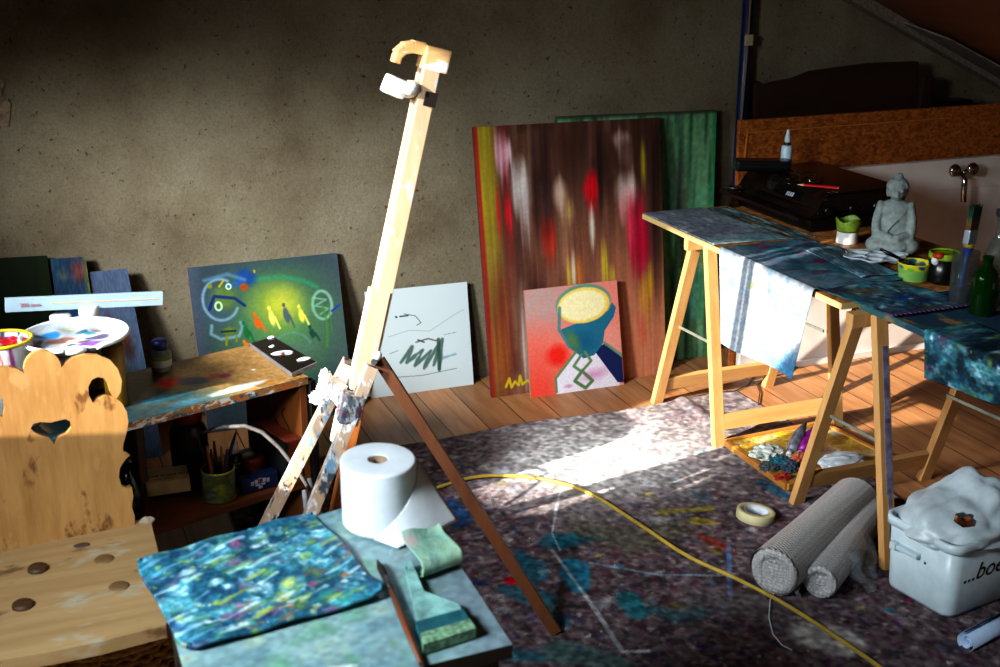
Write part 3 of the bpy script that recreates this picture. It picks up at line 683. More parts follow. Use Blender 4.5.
for (u, v), dk in (((38, 569), 1), ((23, 605.5), 1), ((104, 558.5), 0), ((119, 585.5), 0)):
    q = PZ(u, v, .452)
    obj('leg_tenon', MB().lathe([(.021, -.012), (.021, .002+.005*dk), (.018, .004+.006*dk), (0, .003+.006*dk)], (q.x, q.y, .449), 14), wood('tenon_wood_dark', (.22, .15, .09), (.36, .25, .16), 'x', 30) if dk else wood('tenon_wood', (.44, .34, .22), (.54, .43, .29), 'x', 30), SEAT)
q = PZ(81, 545, .4515)
obj('paint_smear', MB().blob((q.x, q.y, .451), (.018, .010, .0015), None, 2, 4, .6), plain('brown_smear', (.34, .26, .26), .7), SEAT)
for (u, v) in ((30, 590), (112, 573)):
    q = PZ(u, v, .42)
    for sy in (-1, 1):
        s = 1 if u > 60 else -1
        obj('leg', MB().tube([(q.x, q.y+sy*.10, .43), (q.x+.03*s, q.y+sy*.13, .02)], [.020, .015], 8), W_CHAIR, CHR)

for k, (u, v, rx) in enumerate(((57, 412, .010), (65, 455, .012))):
    q = PN(u, v, B0-bn*.0125, bn)
    obj('paint_chip', MB().blob(q, (rx, .0015, .004), None, 2, k, .6), plain('pale_chip%d' % k, (.72, .72, .72), .7), bpy.data.objects['backrest'])
q = PZ(147, 517, .46)
obj('corner_splash', MB().join(crumpled(V(q.x, q.y, .452), (.016, .012, .008), 3, .5, 3)), plain('pale_wood_tip', (.70, .64, .54), .7), SEAT)
# woven basket under the chair front
p_ = plain('wicker', (.62, .50, .30), .8, var=.5, scale=90, bmp=.8)
q = PZ(114, 672, .30)+V(0, .13, 0)
t = thing('wicker_basket', (q.x, q.y, 0), 'woven cane basket standing under the front of the carved chair', 'basket')
bb = MB()
for k in range(21):
    z = .005+.016*k
    pts = [(q.x+.16*math.cos(a)*(1+.04*(-1)**(i+k)), q.y+.13*math.sin(a)*(1+.04*(-1)**(i+k)), z) for i, a in enumerate(np.linspace(0, 2*math.pi, 49))]
    bb.tube(pts, .008, 6)
bb.lathe([(0, .004), (.14, .004), (.14, .012), (0, .012)], (q.x, q.y, 0), 24)
obj('weave', bb, p_, t)
bb = MB().tube([(q.x+.165*math.cos(a), q.y+.135*math.sin(a), .345) for a in np.linspace(0, 2*math.pi, 40)], .011, 8)
obj('rim', bb, p_, t)

# ================================================================== PAINTED SIDE TABLE IN FRONT
SZ = .78
ST = thing('side_table', (.36, 1.66, 0), 'small pale blue grey side table covered in old paint, nearest the camera', 'table')
p = Paint(150, 160, (.46, .58, .60), 21, .9)
p.mix(p.noise(5, 5, 3)*1.2-.2, (.58, .70, .70)); p.mix((p.noise(8, 8, 3)-.5)*2.5, (.36, .50, .56)); p.mix((p.noise(10, 9, 3)-.58)*3.5, (.40, .60, .50)); p.mix((p.noise(9, 9, 3)-.62)*3.5, (.62, .70, .60))
p.mix(np.clip((p.U-.72)*3.5, 0, .8), (.44, .50, .54)); p.ring(.83, .62, .035, .032, .005, (.62, .70, .72), .7); p.speck(40, .004, .014, [(.72, .78, .78), (.30, .55, .58), (.5, .62, .4), (.6, .5, .5)], .6); p.stroke([(.42, .10), (.50, .08)], .008, (.8, .84, .84), .9); p.grain(.12)
obj('tabletop', p.grid('tabletop', bilerp((.137, 1.395, SZ), (.575, 1.412, SZ), (.135, 1.835, SZ), (.592, 1.945, SZ))), MGLOSS, ST)
DKW = wood('dark_table_edge', (.10, .09, .09), (.20, .18, .17), 'x', paint=[(.3, .4, .42)], pamt=.3)
obj('table_board', MB().prism([(.137, 1.395), (.575, 1.412), (.592, 1.945), (.135, 1.835)], [], lambda x, y: V(x, y, SZ-.001), lambda x, y: V(x, y, SZ-.022)), DKW, ST)
obj('apron', MB().box((.36, 1.44, SZ-.062), (.38, .018, .08)).beam((.17, 1.80, SZ-.062), (.55, 1.89, SZ-.062), .08, .018, (0, 1, 0)).box((.165, 1.62, SZ-.062), (.018, .36, .08)).box((.545, 1.67, SZ-.062), (.018, .44, .08)), DKW, ST)
for x, y in ((.17, 1.44), (.54, 1.445), (.17, 1.785), (.54, 1.87)):
    obj('leg', MB().beam((x, y, SZ-.024), (x, y, 0), .04, .04, (0, 1, 0)), DKW, ST)

# blue green paint-crusted mat on it
def oilmat(seed, w, h, asp, dark=(.07, .22, .30)):
    p = Paint(w, h, dark, seed, asp)
    for f, col, t_, g in ((6, (.16, .44, .50), .40, 2.5), (8, (.32, .58, .62), .48, 3), (12, (.62, .76, .80), .58, 3.5), (8, (.08, .18, .30), .56, 3), (9, (.36, .48, .26), .60, 3.5), (10, (.42, .26, .38), .64, 3.5), (18, (.14, .36, .42), .56, 2.5)):
        p.mix((p.noise(f, f/asp, 3)-t_)*g, col)
    return p
p = oilmat(22, 190, 180, 1.05)
for (u, v_, r, col) in [(.60, .80, .05, (.80, .86, .86)), (.20, .70, .07, (.66, .76, .82)), (.12, .55, .06, (.62, .74, .80)), (.30, .52, .05, (.7, .78, .84)), (.62, .36, .07, (.70, .72, .36)), (.78, .55, .06, (.48, .60, .30)), (.86, .66, .05, (.42, .55, .30)), (.55, .24, .06, (.62, .60, .26)), (.45, .38, .05, (.62, .70, .72)), (.30, .20, .05, (.30, .24, .44)), (.25, .36, .03, (.55, .66, .16)), (.34, .28, .03, (.58, .44, .62)), (.72, .28, .05, (.52, .24, .34)), (.55, .14, .03, (.72, .2, .22)), (.9, .30, .04, (.60, .36, .24)), (.80, .16, .04, (.4, .3, .4)), (.48, .62, .06, (.50, .66, .54)), (.82, .84, .05, (.36, .54, .46)), (.42, .10, .05, (.10, .10, .26))]:
    p.ell(u, v_, r, r*.7, col, .75, .7, .4, .5)
p.speck(170, .006, .03, [(.10, .38, .44), (.36, .58, .60), (.72, .80, .80), (.5, .58, .22), (.07, .16, .28), (.44, .28, .40), (.16, .44, .40), (.66, .66, .5)], .75)
p.grain(.2)
mb_ = bilerp((.143, 1.548, 0), (.446, 1.590, 0), (.106, 1.838, 0), (.408, 1.905, 0))
for k in range(90):
    u, v_ = p.rng.random(2); L_ = .03+.07*p.rng.random()
    cs = [(.30, .46, .22), (.56, .60, .26), (.14, .42, .38), (.44, .30, .22), (.72, .78, .76)] if u+.4*(1-v_) > .55 else [(.12, .40, .48), (.40, .60, .68), (.70, .80, .84), (.10, .26, .38), (.24, .48, .40)]
    p.stroke([(u-L_, v_-.35*L_), (u+L_, v_+.35*L_)], .012+.012*p.rng.random(), cs[k % 5], .6, 1., .03)
p.a = np.clip(p.a*1.22+.02, 0, 1)
def mpos(U, V_):
    # soft rounded corners
    cx = np.clip(np.abs(U-.5)*2, 0, 1); cy = np.clip(np.abs(V_-.5)*2, 0, 1); k = np.clip(cx*cy, 0, 1)**14*.03
    U2 = U+(.5-U)*k*2; V2 = V_+(.5-V_)*k*2
    X, Y, _ = mb_(U2, V2)
    Z = SZ+.008+.004*np.sin(U*9+V_*4)**2+.012*np.clip((U-.9)*10, 0, 1)*np.clip((.25-V_)*5, 0, 1)+.003*np.cos(V_*11)
    return X, Y, Z
tag(solid(obj('paint_mat', p.grid('paint_mat', mpos), MMAT), .005), 'blue green paint-crusted mat lying flat on the side table', 'mat')

# toilet roll with its loose end
PAPER = plain('tissue_paper', (.86, .88, .90), .9, var=.03, scale=40, bmp=.1)
TR = thing('toilet_roll', (.507, 1.845, SZ), 'white toilet roll standing on the side table with its end pulled out', 'toilet roll')
c = V(.507, 1.838, SZ+.003)
obj('paper_roll', MB().lathe([(.0155, .001), (.060, .0), (.0625, .003), (.0625, .006), (.0625, .108), (.0625, .111), (.061, .1138), (.058, .1142), (.0185, .1142), (.0162, .1138), (.0155, .112)], c, 48, sx=1., sy=1.12, close=True), PAPER, TR)
obj('cardboard_core', MB().lathe([(.0145, .002), (.0155, .002), (.0155, .1125), (.0145, .1125)], c, 32, sy=1.12, close=True), plain('cardboard', (.58, .48, .38), .8), TR)
p = Paint(20, 20, (.86, .88, .9))
def tpos(U, V_):
    # peels away from the right front of the roll and sags to the table
    a = np.radians(-118+108*V_); e0, e1 = (.505, 1.732, SZ+.005), (.628, 1.783, SZ+.007)
    bx, by_, bz = c.x+.0640*np.cos(a), c.y+.0715*np.sin(a), SZ+.005+.107*V_
    w = U**1.15
    return bx*(1-w)+(e0[0]*(1-V_)+e1[0]*V_)*w, by_*(1-w)+(e0[1]*(1-V_)+e1[1]*V_)*w, bz*(1-w)+(e0[2]*(1-V_)+e1[2]*V_)*w
tl_ = obj('loose_end', p.grid('loose_end', tpos), PAPER, TR); solid(tl_, .0012, 0)

# folded scrap of painted canvas, wide flat brush and long thin brush
p = oilmat(23, 60, 70, .9, (.40, .55, .46)); p.mix(.55+p.noise(3, 3)*.5, (.66, .80, .68)); p.ell(.12, .75, .22, .24, (.72, .66, .64), .9, .6, 0, .3)
ca = [PZ(*q, SZ+.030) for q in ((402, 530), (441, 518), (457, 548), (418, 562))]
def scp(U, V_):
    f = bilerp(ca[3], ca[2], ca[0], ca[1]); t = np.clip((V_-.30)/.70, 0, 1); w = np.clip((.30-V_)/.30, 0, 1)
    X, Y, Z = f(U, t); a = w*np.pi*1.1
    Y = Y-.013*np.sin(a)+.018*np.clip(w-.6, 0, 1); Z = SZ+.030+.005*np.sin(U*5+1)*t-.008*t-.013*(1-np.cos(a))
    return X+.004*np.sin(V_*6), Y, Z
tag(solid(obj('canvas_scrap', p.grid('canvas_scrap', scp), MMAT), .003, 0), 'folded scrap of mint green painted canvas beside the toilet roll', 'scrap')
FB = thing('flat_brush', PZ(425, 600, SZ), 'wide flat brush caked in teal paint lying on the side table', 'brush')
TQ = plain('teal_grey_paint', (.52, .70, .68), .5, var=.3, scale=30, bmp=.3)
def zp(u, v, h=.012): return PZ(u, v, SZ+h)
fh = [zp(*q) for q in ((404, 563), (411, 562), (417, 575), (424, 592), (459, 605), (464, 617), (418, 630), (413, 600), (407, 580))]
hs = [(q.x, q.y) for q in fh]
ho = [zp(407+2.0*math.cos(a), 569+1.6*math.sin(a)) for a in np.linspace(0, 6.28, 9)[:-1]]
obj('handle', MB().prism(hs, [[(q.x, q.y) for q in ho]], lambda x, y: V(x, y, SZ+.014), lambda x, y: V(x, y, SZ+.004)), TQ, FB)
f4 = [zp(*q) for q in ((416, 625), (463, 612), (470, 624), (421, 638))]
obj('ferrule', MB().prism([(q.x, q.y) for q in f4], [], lambda x, y: V(x, y, SZ+.018), lambda x, y: V(x, y, SZ+.003)), plain('dark_teal_paint', (.14, .38, .42), .5, var=.3), FB)
f4 = [zp(*q) for q in ((421, 637), (470, 623), (476, 632), (423, 649))]
obj('bristles', MB().prism([(q.x, q.y) for q in f4], [], lambda x, y: V(x, y, SZ+.019), lambda x, y: V(x, y, SZ+.003)), plain('stiff_painted_bristles', (.44, .58, .46), .8, var=.5, scale=120, bmp=.25), FB)
TB = thing('thin_brush', zp(400, 620), 'long thin brown paint brush lying left of the wide flat brush', 'brush')
a, b2 = zp(421, 664, .008), zp(391, 590, .012)
obj('handle', MB().tube([a, a.lerp(b2, .5), b2], [.0035, .0055, .0045], 10), wood('red_brown_handle', (.36, .17, .08), (.50, .27, .15), 'y', paint=[(.4, .45, .42)], pamt=.35), TB)
c2 = zp(377, 560, .010)
obj('ferrule', MB().tube([b2, b2.lerp(c2, .45)], .0048, 10), plain('dull_ferrule', (.30, .28, .26), .5, .6), TB)
obj('bristles', MB().tube([b2.lerp(c2, .43), b2.lerp(c2, .75), c2], [.0052, .0058, .001], 10), plain('dark_bristles', (.14, .10, .08), .9), TB)

# ================================================================== CRATE SHELF WITH ITS CONTENTS
CA = R(18); ex, ey = V(math.cos(CA), math.sin(CA), 0), V(-math.sin(CA), math.cos(CA), 0)
CR = V(.705, 3.262, 0)
MROT = Matrix.Rotation(CA, 3, 'Z')
def cp(a, d_, z): return CR-ex*a+ey*d_+V(0, 0, z)     # a = left of the right end, d = depth, z = height
KR = thing('wooden_crate', cp(.51, .17, 0), 'open wooden crate shelf with a paint-smeared top beside the carved chair', 'shelf')
p = Paint(270, 110, (.60, .44, .24), 31, 1.02/.35)
_U = p.U.copy(); p.U = (_U-.353)/.647; p.asp = .66/.35
p.mix(p.noise(3, 40, 2)*.8, (.70, .54, .32)); p.mix(np.clip((.62-p.U)*3.5, 0, 1)*(.5+.7*p.noise(12, 8, 3)), (.18, .13, .10)); p.mix(np.clip((.55-p.V)*3, 0, 1)*np.clip((.75-p.U)*4, 0, 1)*(.2+p.noise(10, 8, 3)), (.10, .28, .34))
p.ell(.52, .58, .16, .12, (.66, .10, .05), .95, .5, .4, .3); p.ell(.60, .48, .14, .12, (.16, .20, .30), .95, .5, -.4, .3); p.ell(.69, .48, .10, .08, (.66, .20, .10), .9, .5, 0, .4); p.ell(.73, .44, .07, .06, (.52, .05, .34), .9, .5, .5, .4); p.ell(.40, .3, .22, .10, (.14, .34, .42), .8, .7, 0, .4); p.ell(.20, .45, .2, .2, (.30, .18, .12), .7, .8, 0, .4)
p.ell(.70, .12, .30, .07, (.86, .88, .88), .9, .4, .05, .3); p.ell(.84, .08, .05, .03, (.75, .4, .1), .8, .5); p.ell(.86, .42, .02, .02, (.85, .82, .86)); p.ell(.48, .1, .2, .08, (.20, .44, .56), .7, .6, 0, .3); p.ell(.78, .5, .05, .03, (.5, .25, .1), .8, .6)
p.speck(60, .006, .03, [(.15, .32, .38), (.62, .18, .1), (.8, .82, .82), (.2, .16, .22), (.7, .6, .2)], .6); p.grain(.15)
p.U = _U; p.asp = 1.02/.35
top_ = obj('top_board', p.grid('top_board', bilerp(cp(1.02, 0, .521), cp(0, 0, .521), cp(1.02, .35, .521), cp(0, .35, .521))), MGLOSS, KR)
EDGEP = wood('paint_smeared_edge', (.50, .34, .18), (.64, .46, .26), 'x', paint=[(.16, .32, .36), (.82, .84, .82), (.7, .4, .14)], pamt=.47, pscale=30)
obj('top_plank', MB().box(cp(.51, .175, .509), (1.02, .35, .022), MROT, .001), EDGEP, KR)
obj('side_panel', MB().box(cp(.012, .175, .249), (.022, .33, .498), MROT, .002), W_CRATE, KR)
obj('side_panel', MB().box(cp(1.008, .175, .249), (.022, .33, .498), MROT, .002), W_CRATE, KR)
obj('lower_shelf', MB().box(cp(.51, .17, .19), (.974, .32, .020), MROT, .001), wood('crate_shelf_wood', (.34, .17, .08), (.48, .26, .12), 'x', 10), KR)
obj('front_post', MB().box(cp(-.010, .006, .254), (.018, .03, .508), MROT, .002), plain('black_post', (.05, .04, .04), .4, var=.4), KR)
sc = MB()
for k in range(3): sc.tube([cp(.0235, .10+.05*k+.02*math.sin(i*.9), .40-.012*i-.02*k) for i in range(12)], .002, 5)
obj('scribble', sc, plain('dark_scribble', (.16, .08, .05), .7), KR)
obj('batten', MB().box(cp(.13, .07, .206), (.16, .02, .012), MROT, .001), W_PALEX, KR)

# black phone-like box with white paint blots
q4 = [PZ(*q, .535) for q in ((250, 343), (273, 336.5), (317, 362), (292, 373))]
PH = thing('black_tablet', (sum(q4, V(0, 0, 0))/4), 'flat black device with white paint blots lying on the crate top', 'device')
obj('body', MB().prism([(q.x, q.y) for q in q4], [], lambda x, y: V(x, y, .534), lambda x, y: V(x, y, .5225)), plain('silver_rim', (.62, .62, .64), .3, .6), PH)
cen_ = sum(q4, V(0, 0, 0))/4
obj('glass_face', MB().prism([((q.x-cen_.x)*.95+cen_.x, (q.y-cen_.y)*.97+cen_.y) for q in q4], [], lambda x, y: V(x, y, .536), lambda x, y: V(x, y, .533)), plain('black_glass', (.02, .018, .018), .12, var=.3), PH)
for k, (u, v, rx, ry) in enumerate(((283, 353, .024, .018), (303, 359, .028, .018), (272, 346, .010, .010), (271, 337.5, .010, .006))):
    w_ = PZ(u, v, .537)
    obj('paint_blot', MB().blob((w_.x, w_.y, .537), (rx, ry, .004), None, 2, k, .6), PASTE, PH)
w_ = PZ(283, 353, .541); obj('red_blot', MB().blob((w_.x, w_.y, .5405), (.008, .006, .0015), None, 2, 9, .5), plain('pink_paint', (.80, .28, .22), .5), PH)

def bottle(name, label, cat, base, prof, mat, cap=None, capmat=None, lab=None, labmat=None, group=None, fill=None, fillmat=None, bname='body'):
    t = thing(name, base, label, cat, group)
    obj(bname, MB().lathe(prof, base, 28), mat, t)
    if cap: obj('cap', MB().lathe(cap, base, 24), capmat, t)
    if lab: obj('paper_label', MB().lathe(lab, base, 28, close=True), labmat, t)
    if fill: obj('contents', MB().lathe(fill, base, 24), fillmat, t)
    return t
def ringprof(r, z0, z1, t=.0008): return [(r, z0), (r+t, z0), (r+t, z1), (r, z1)]
CLEAR = glass('clear_glass', (.86, .9, .88), .05)
jb = PZ(162, 370, .522)
t = bottle('medium_jar', 'small clear jar with a blue lid standing on the crate top', 'jar', jb, [(0, 0), (.026, 0), (.029, .004), (.029, .052), (.022, .062), (.018, .068), (.016, .066), (.020, .060), (.026, .05), (.026, .005), (0, .004)], plain('pale_glass', (.52, .58, .56), .15, var=.1),
           [(.021, .064), (.022, .066), (.022, .088), (.019, .092), (0, .092)], plain('navy_lid', (.07, .10, .30), .4), ringprof(.0292, .016, .046), plain('white_label', (.80, .82, .78), .6))
obj('green_stripe', MB().lathe(ringprof(.0302, .036, .046, .0004), jb, 28, close=True), plain('lime_print', (.50, .68, .20), .6), t)

SH = .2005
def sp_(u, v, d_=None):
    return PZ(u, v, SH)
# cup of brushes
cb = PZ(220, 497, SH)
CUP = thing('brush_cup', cb, 'paint-smeared yellow green cup full of brushes on the lower crate shelf', 'cup')
p = Paint(120, 60, (.30, .34, .20), 33, 2.6)
p.mix((p.noise(8, 4, 3)-.4)*3, (.50, .52, .16)); p.mix((p.noise(9, 5, 3)-.55)*4, (.40, .46, .46)); p.mix((p.noise(9, 5, 3)-.58)*4, (.12, .26, .28)); p.mix(np.clip((p.V-.93)*16, 0, 1), (.68, .66, .16)); p.mix(np.clip((.1-p.V)*9, 0, 1)*.8, (.56, .60, .14)); p.grain(.2)
p.a[:, -1] = p.a[:, 0]
cw = obj('wall', p.grid('wall', lambda U, V_: (cb.x+.045*np.cos(U*2*np.pi), cb.y+.045*np.sin(U*2*np.pi), SH+.002+.088*V_)), MGLOSS, CUP); solid(cw, .002, 1)
obj('base', MB().lathe([(0, 0), (.045, 0), (.045, .004), (0, .004)], cb, 28), plain('cup_base', (.4, .42, .14), .5), CUP)
HANDLES = [wood('brush_orange', (.52, .26, .10), (.62, .36, .16), 'z'), wood('brush_maroon', (.30, .10, .08), (.38, .16, .12), 'z'), plain('brush_purple', (.24, .17, .24), .4), plain('brush_dark', (.08, .06, .06), .4), wood('brush_tan', (.58, .40, .20), (.68, .50, .28), 'z')]
specs = [(206, 445, 0, 'orange wooden'), (214, 441, 3, 'black'), (211, 449, 1, 'maroon'), (221, 446, 4, 'tan wooden'), (227, 449, 2, 'purple grey'), (198, 440, 3, 'dark thin'), (236, 432, 3, 'dark')]
place = ['in front of', 'behind', 'at left in', 'in the middle of', 'at right in', 'farthest left in', 'leaning right in']
for k, (u, v, h, nm) in enumerate(specs):
    ft = cb+V(random.uniform(-.02, .02), random.uniform(-.018, .018), .006)
    tip = PY(u, v, cb.y+(.0 if k != 6 else .05)+.006*(k-3)/3)
    b_ = thing('paint_brush', ft, nm+' brush handle '+('standing ' if 'leaning' not in place[k] else '')+place[k]+' the yellow green cup', 'brush', 'brushes in the cup on the crate shelf')
    mid = ft.lerp(tip, .62)
    obj('handle', MB().tube([ft+(tip-ft)*.3, mid, ft.lerp(tip, .86), tip], [.0035, .006, .0045, .0025], 8), HANDLES[h], b_)
    obj('ferrule', MB().tube([ft+(tip-ft)*.12, ft+(tip-ft)*.3], .0038, 8), STEEL, b_)
    obj('bristles', MB().tube([ft, ft+(tip-ft)*.06, ft+(tip-ft)*.13], [.001, .004, .0038], 8), plain('brush_hair', (.2, .14, .08), .9), b_)
# carton of paint
q0, q1 = PZ(148, 496, SH+.03), PZ(190, 490, SH+.03)
bx = (q1-q0).normalized(); by = V(-bx.y, bx.x, 0); bc = q0.lerp(q1, .5)+by*.045
BX = thing('paint_carton', V(bc.x, bc.y, SH+.02), 'cream carton with a line of brown capitals lying on grey tubes in the crate', 'box')
MX = Matrix((bx, by, V(0, 0, 1))).transposed()
bxl = (q1-q0).length+.005
obj('carton', MB().box(V(bc.x, bc.y, SH+.048), (bxl, .095, .040), MX, .002), plain('cream_card', (.70, .62, .44), .7, var=.12), BX)
obj('lettering', text_mesh('SUPER STUDIO ARTISTS', .0120, frame(bc-bx*(bxl*.45)-by*.012+V(0, 0, .0240-.001), bx, by, V(0, 0, 1))), plain('brown_ink', (.36, .14, .08), .7), BX)
obj('lettering', text_mesh('fine oil colours', .009, frame(bc-bx*(bxl*.32)-by*.032+V(0, 0, .0240-.001), bx, by, V(0, 0, 1))), plain('tan_ink', (.50, .34, .22), .7), BX)
bpy.data.objects[BX.children[0].name]
for ch in BX.children:
    if ch.name.startswith('lettering'): ch.location.z = SH+.0683-BX.location.z
# grey tubes under it
for k, (u0, v0, u1, v1, w, lb) in enumerate(((134, 499, 182, 490, .020, 'crumpled grey paint tube under the cream carton, nearest the front'), (150, 489, 190, 484, .016, 'smaller grey paint tube under the cream carton, behind the front one'))):
    a, b2 = PZ(u0, v0, SH+.012), PZ(u1, v1, SH+.012)
    t = thing('paint_tube', V(a.x, a.y, SH), lb, 'paint tube')
    obj('tube', MB().tube([a, a.lerp(b2, .1), a.lerp(b2, .5), a.lerp(b2, .95)], [.004, w*.5, w*.55, w*.55], 10), plain('tube_metal', (.30, .27, .25), .45, .4, .3, 60), t)
    obj('cap', MB().tube([a.lerp(b2, .95), b2.lerp(a, -.08)], w*.35, 10), plain('navy_cap', (.10, .10, .20), .4), t)
# big dark bottle with orange cap
bb_ = PZ(200, 482, SH); bb_ = bb_+ey*.05
t = bottle('turpentine_bottle', 'large dark brown bottle with an orange cap at the back of the crate shelf', 'bottle', bb_, [(0, 0), (.052, 0), (.054, .004), (.054, .14), (.046, .165), (.036, .178), (0, .178)], plain('dark_brown_plastic', (.12, .08, .07), .35),
           [(.040, .176), (.042, .178), (.042, .216), (.038, .220), (0, .220)], plain('orange_cap', (.52, .12, .05), .45))
obj('emblem', MB().lathe(ringprof(.0545, .09, .1, .0004), bb_, 28, close=True), plain('dark_print', (.05, .04, .04), .5), t)
# white capped bottle, red jar, blue tin
wb = PZ(241, 484, SH)+ey*.03
t = bottle('medium_bottle', 'dark bottle with a white cap and blue white label right of the brush cup', 'bottle', wb, [(0, 0), (.026, 0), (.026, .065), (.018, .085), (.010, .092), (0, .092)], plain('dark_bottle', (.07, .08, .10), .25),
           [(.0135, .088), (.0145, .09), (.0125, .118), (.010, .120), (0, .120)], WHITE_PL, ringprof(.0265, .05, .064), plain('white_label_b', (.7, .72, .76), .6))
obj('blue_band', MB().lathe(ringprof(.0272, .055, .061, .0003), wb, 24, close=True), plain('blue_print', (.08, .14, .42), .6), t)
tq0, tq1 = PZ(243, 496, SH), PZ(279, 486, SH)
tx = (tq1-tq0).normalized(); ty = V(-tx.y, tx.x, 0); tcn = tq0.lerp(tq1, .5)+ty*.02
MT = Matrix((tx, ty, V(0, 0, 1))).transposed()
t = thing('blue_tin', V(tcn.x, tcn.y, SH), 'low blue tin with a white and red emblem in front of the red jar', 'tin')
tw = (tq1-tq0).length
obj('body', MB().box(tcn+V(0, 0, .024), (tw, .036, .046), MT, .003), plain('blue_tin_paint', (.09, .16, .32), .4), t)
em = MB(); fo = tcn-ty*.0185
for k in range(-2, 3): em.box(fo+tx*(k*.012)+V(0, 0, .034-.003*abs(k)), (.009, .0012, .012), MT)
em.box(fo+V(0, 0, .020), (.03, .0012, .006), MT).box(fo+V(0, 0, .012), (.012, .0012, .008), MT)
obj('emblem', em, plain('white_print', (.72, .72, .76), .5), t)
obj('red_mark', MB().box(fo-ty*.0006+V(0, 0, .034), (.008, .0012, .008), MT).box(fo-ty*.0006+V(0, 0, .020), (.006, .0012, .004), MT), plain('red_print', (.6, .08, .1), .5), t)
rj = tcn+ty*.046+tx*.01; rj.z = SH
bottle('red_jar', 'round red paint jar standing behind the low blue tin', 'jar', rj, [(0, 0), (.032, 0), (.032, .055), (.030, .060), (0, .060)], plain('red_paint_jar', (.30, .05, .05), .4), [(.033, .058), (.0335, .06), (.0335, .080), (.030, .084), (0, .084)], plain('dark_red_lid', (.36, .07, .06), .35))
# orange board with black band standing at the right end
oq = cp(.052, .10, SH)
t = thing('orange_folder', oq, 'orange folder with a black spine band standing at the right end inside the crate', 'folder')
obj('cover', MB().box(oq+V(0, 0, .070), (.048, .19, .138), MROT, .004), plain('orange_card', (.50, .20, .09), .6), t)
obj('spine_band', MB().box(oq+V(0, 0, .068)-ex*.028, (.010, .195, .136), MROT, .003), plain('black_band', (.06, .06, .07), .6), t)
# bent cane arching over
t = tag(obj('bent_cane', MB().tube([PY(201, 433, 3.21), PY(224, 427, 3.19), PY(245, 426, 3.17), PY(262, 432, 3.15), PY(280, 448, 3.12), PY(300, 474, 3.08), PY(318, 503, 3.04), V(PY(322, 515, 3.0).x+.03, 2.98, .01)], .0062, 8), plain('grey_peeled_cane', (.34, .32, .31), .6, var=.3, scale=40)), 'pale grey bent cane arching across the crate opening', 'cane')
# dark round bottles and dark book at the left end
for k, (u, v, h, lb) in enumerate(((152, 452, .15, 'black bottle with a round stopper behind the chair edge, inside the crate'), (134, 462, .10, 'squat black bottle at the left end of the crate shelf'))):
    bq = cp(.50+.055*k, .12-.02*k, SH)
    t = thing('ink_bottle', bq, lb, 'bottle')
    obj('body', MB().lathe([(0, 0), (.034, 0), (.037, .01), (.037, h*.55), (.018, h*.75), (.012, h), (0, h)], bq, 24), plain('black_glass_bottle', (.03, .025, .025), .15), t)
    obj('stopper', MB().blob(bq+V(0, 0, h+.012), (.020, .020, .018)), BLACK_PL, t)
    if k == 0: obj('label_spot', MB().box(bq+V(0, -.037, .05), (.02, .003, .02)), plain('dull_label', (.3, .22, .12), .7), t)
bq = cp(.44, .24, SH)
t = thing('book', bq, 'dark brown book standing upright beside the orange capped bottle', 'book')
obj('cover', MB().box(bq+V(0, 0, .12), (.026, .16, .24), MROT, .002), plain('dark_brown_cloth', (.16, .09, .06), .7), t)
obj('pages', MB().box(bq+V(0, 0, .121)+ey*(-.001), (.019, .162, .232), MROT, .001), plain('aged_paper', (.34, .26, .18), .8), t)
# sticks leaning between crate and easel
for k, (u0, v0, u1, v1, lb) in enumerate(((318, 512, 309, 478, 'thin grey stick leaning beside the crate behind the easel foot'), (305, 514, 304, 490, 'short white stick beside the crate, left of the grey one'))):
    a, b2 = PY(u0, v0+60, 3.17), PY(u1, v1, 3.2)
    a = PZ(u0+6, v0+72, .004) if False else V(PY(u0, v0, 3.12).x+.01, 3.10, .004)
    tag(obj('stick', MB().tube([a, b2], .007, 8), plain('grey_stick%d' % k, (.42, .42, .44) if k == 0 else (.66, .68, .7), .6, var=.3)), lb, 'stick')

# ================================================================== POTS, PALETTE AND RULER ON THE LEFT PART OF THE CRATE
LZ = .5215
def paintpot(name, label, base, r, h, cols, wallc, seed, rim):
    t = thing(name, base, label, 'paint pot')
    p = Paint(120, 50, wallc, seed, 2.4)
    for i in range(14):
        u = p.rng.random(); p.stroke([(u, 1.), (u+.01, .35+.5*p.rng.random())], .02+.03*p.rng.random(), cols[i % len(cols)], .8, .6, .03)
    p.a[:, -1] = p.a[:, 0]
    solid(obj('wall', p.grid('wall', lambda U, V_: (base.x+r*(.92+.08*V_)*np.cos(U*2*np.pi), base.y+r*(.92+.08*V_)*np.sin(U*2*np.pi), base.z+.001+h*V_)), MGLOSS, t), .002, 1)
    obj('rim', MB().tube([base+V(r*1.02*math.cos(a), r*1.02*math.sin(a), h) for a in np.linspace(0, 2*math.pi, 36)], .0045, 8, False), rim, t)
    p = Paint(60, 60, cols[0], seed+1)
    for i in range(40):
        u, v_ = p.rng.random(2); p.ell(u, v_, .04+.1*p.rng.random(), .03+.08*p.rng.random(), cols[i % len(cols)], .9, .4, i, .4)
    p.ell(.5, .8, .35, .14, (.70, .08, .10), .9, .5, 0, .3); p.ell(.55, .15, .36, .10, (.72, .64, .12), .95, .5, 0, .2)
    def disc(U, V_):
        a, b_ = U*2-1, V_*2-1
        return base.x+r*.98*a*np.sqrt(1-b_*b_/2), base.y+r*.98*b_*np.sqrt(1-a*a/2), base.z+h*.93+.004*np.sin(a*9)*np.cos(b_*11)
    obj('paint', p.grid('paint', disc), MGLOSS, t)
    return t
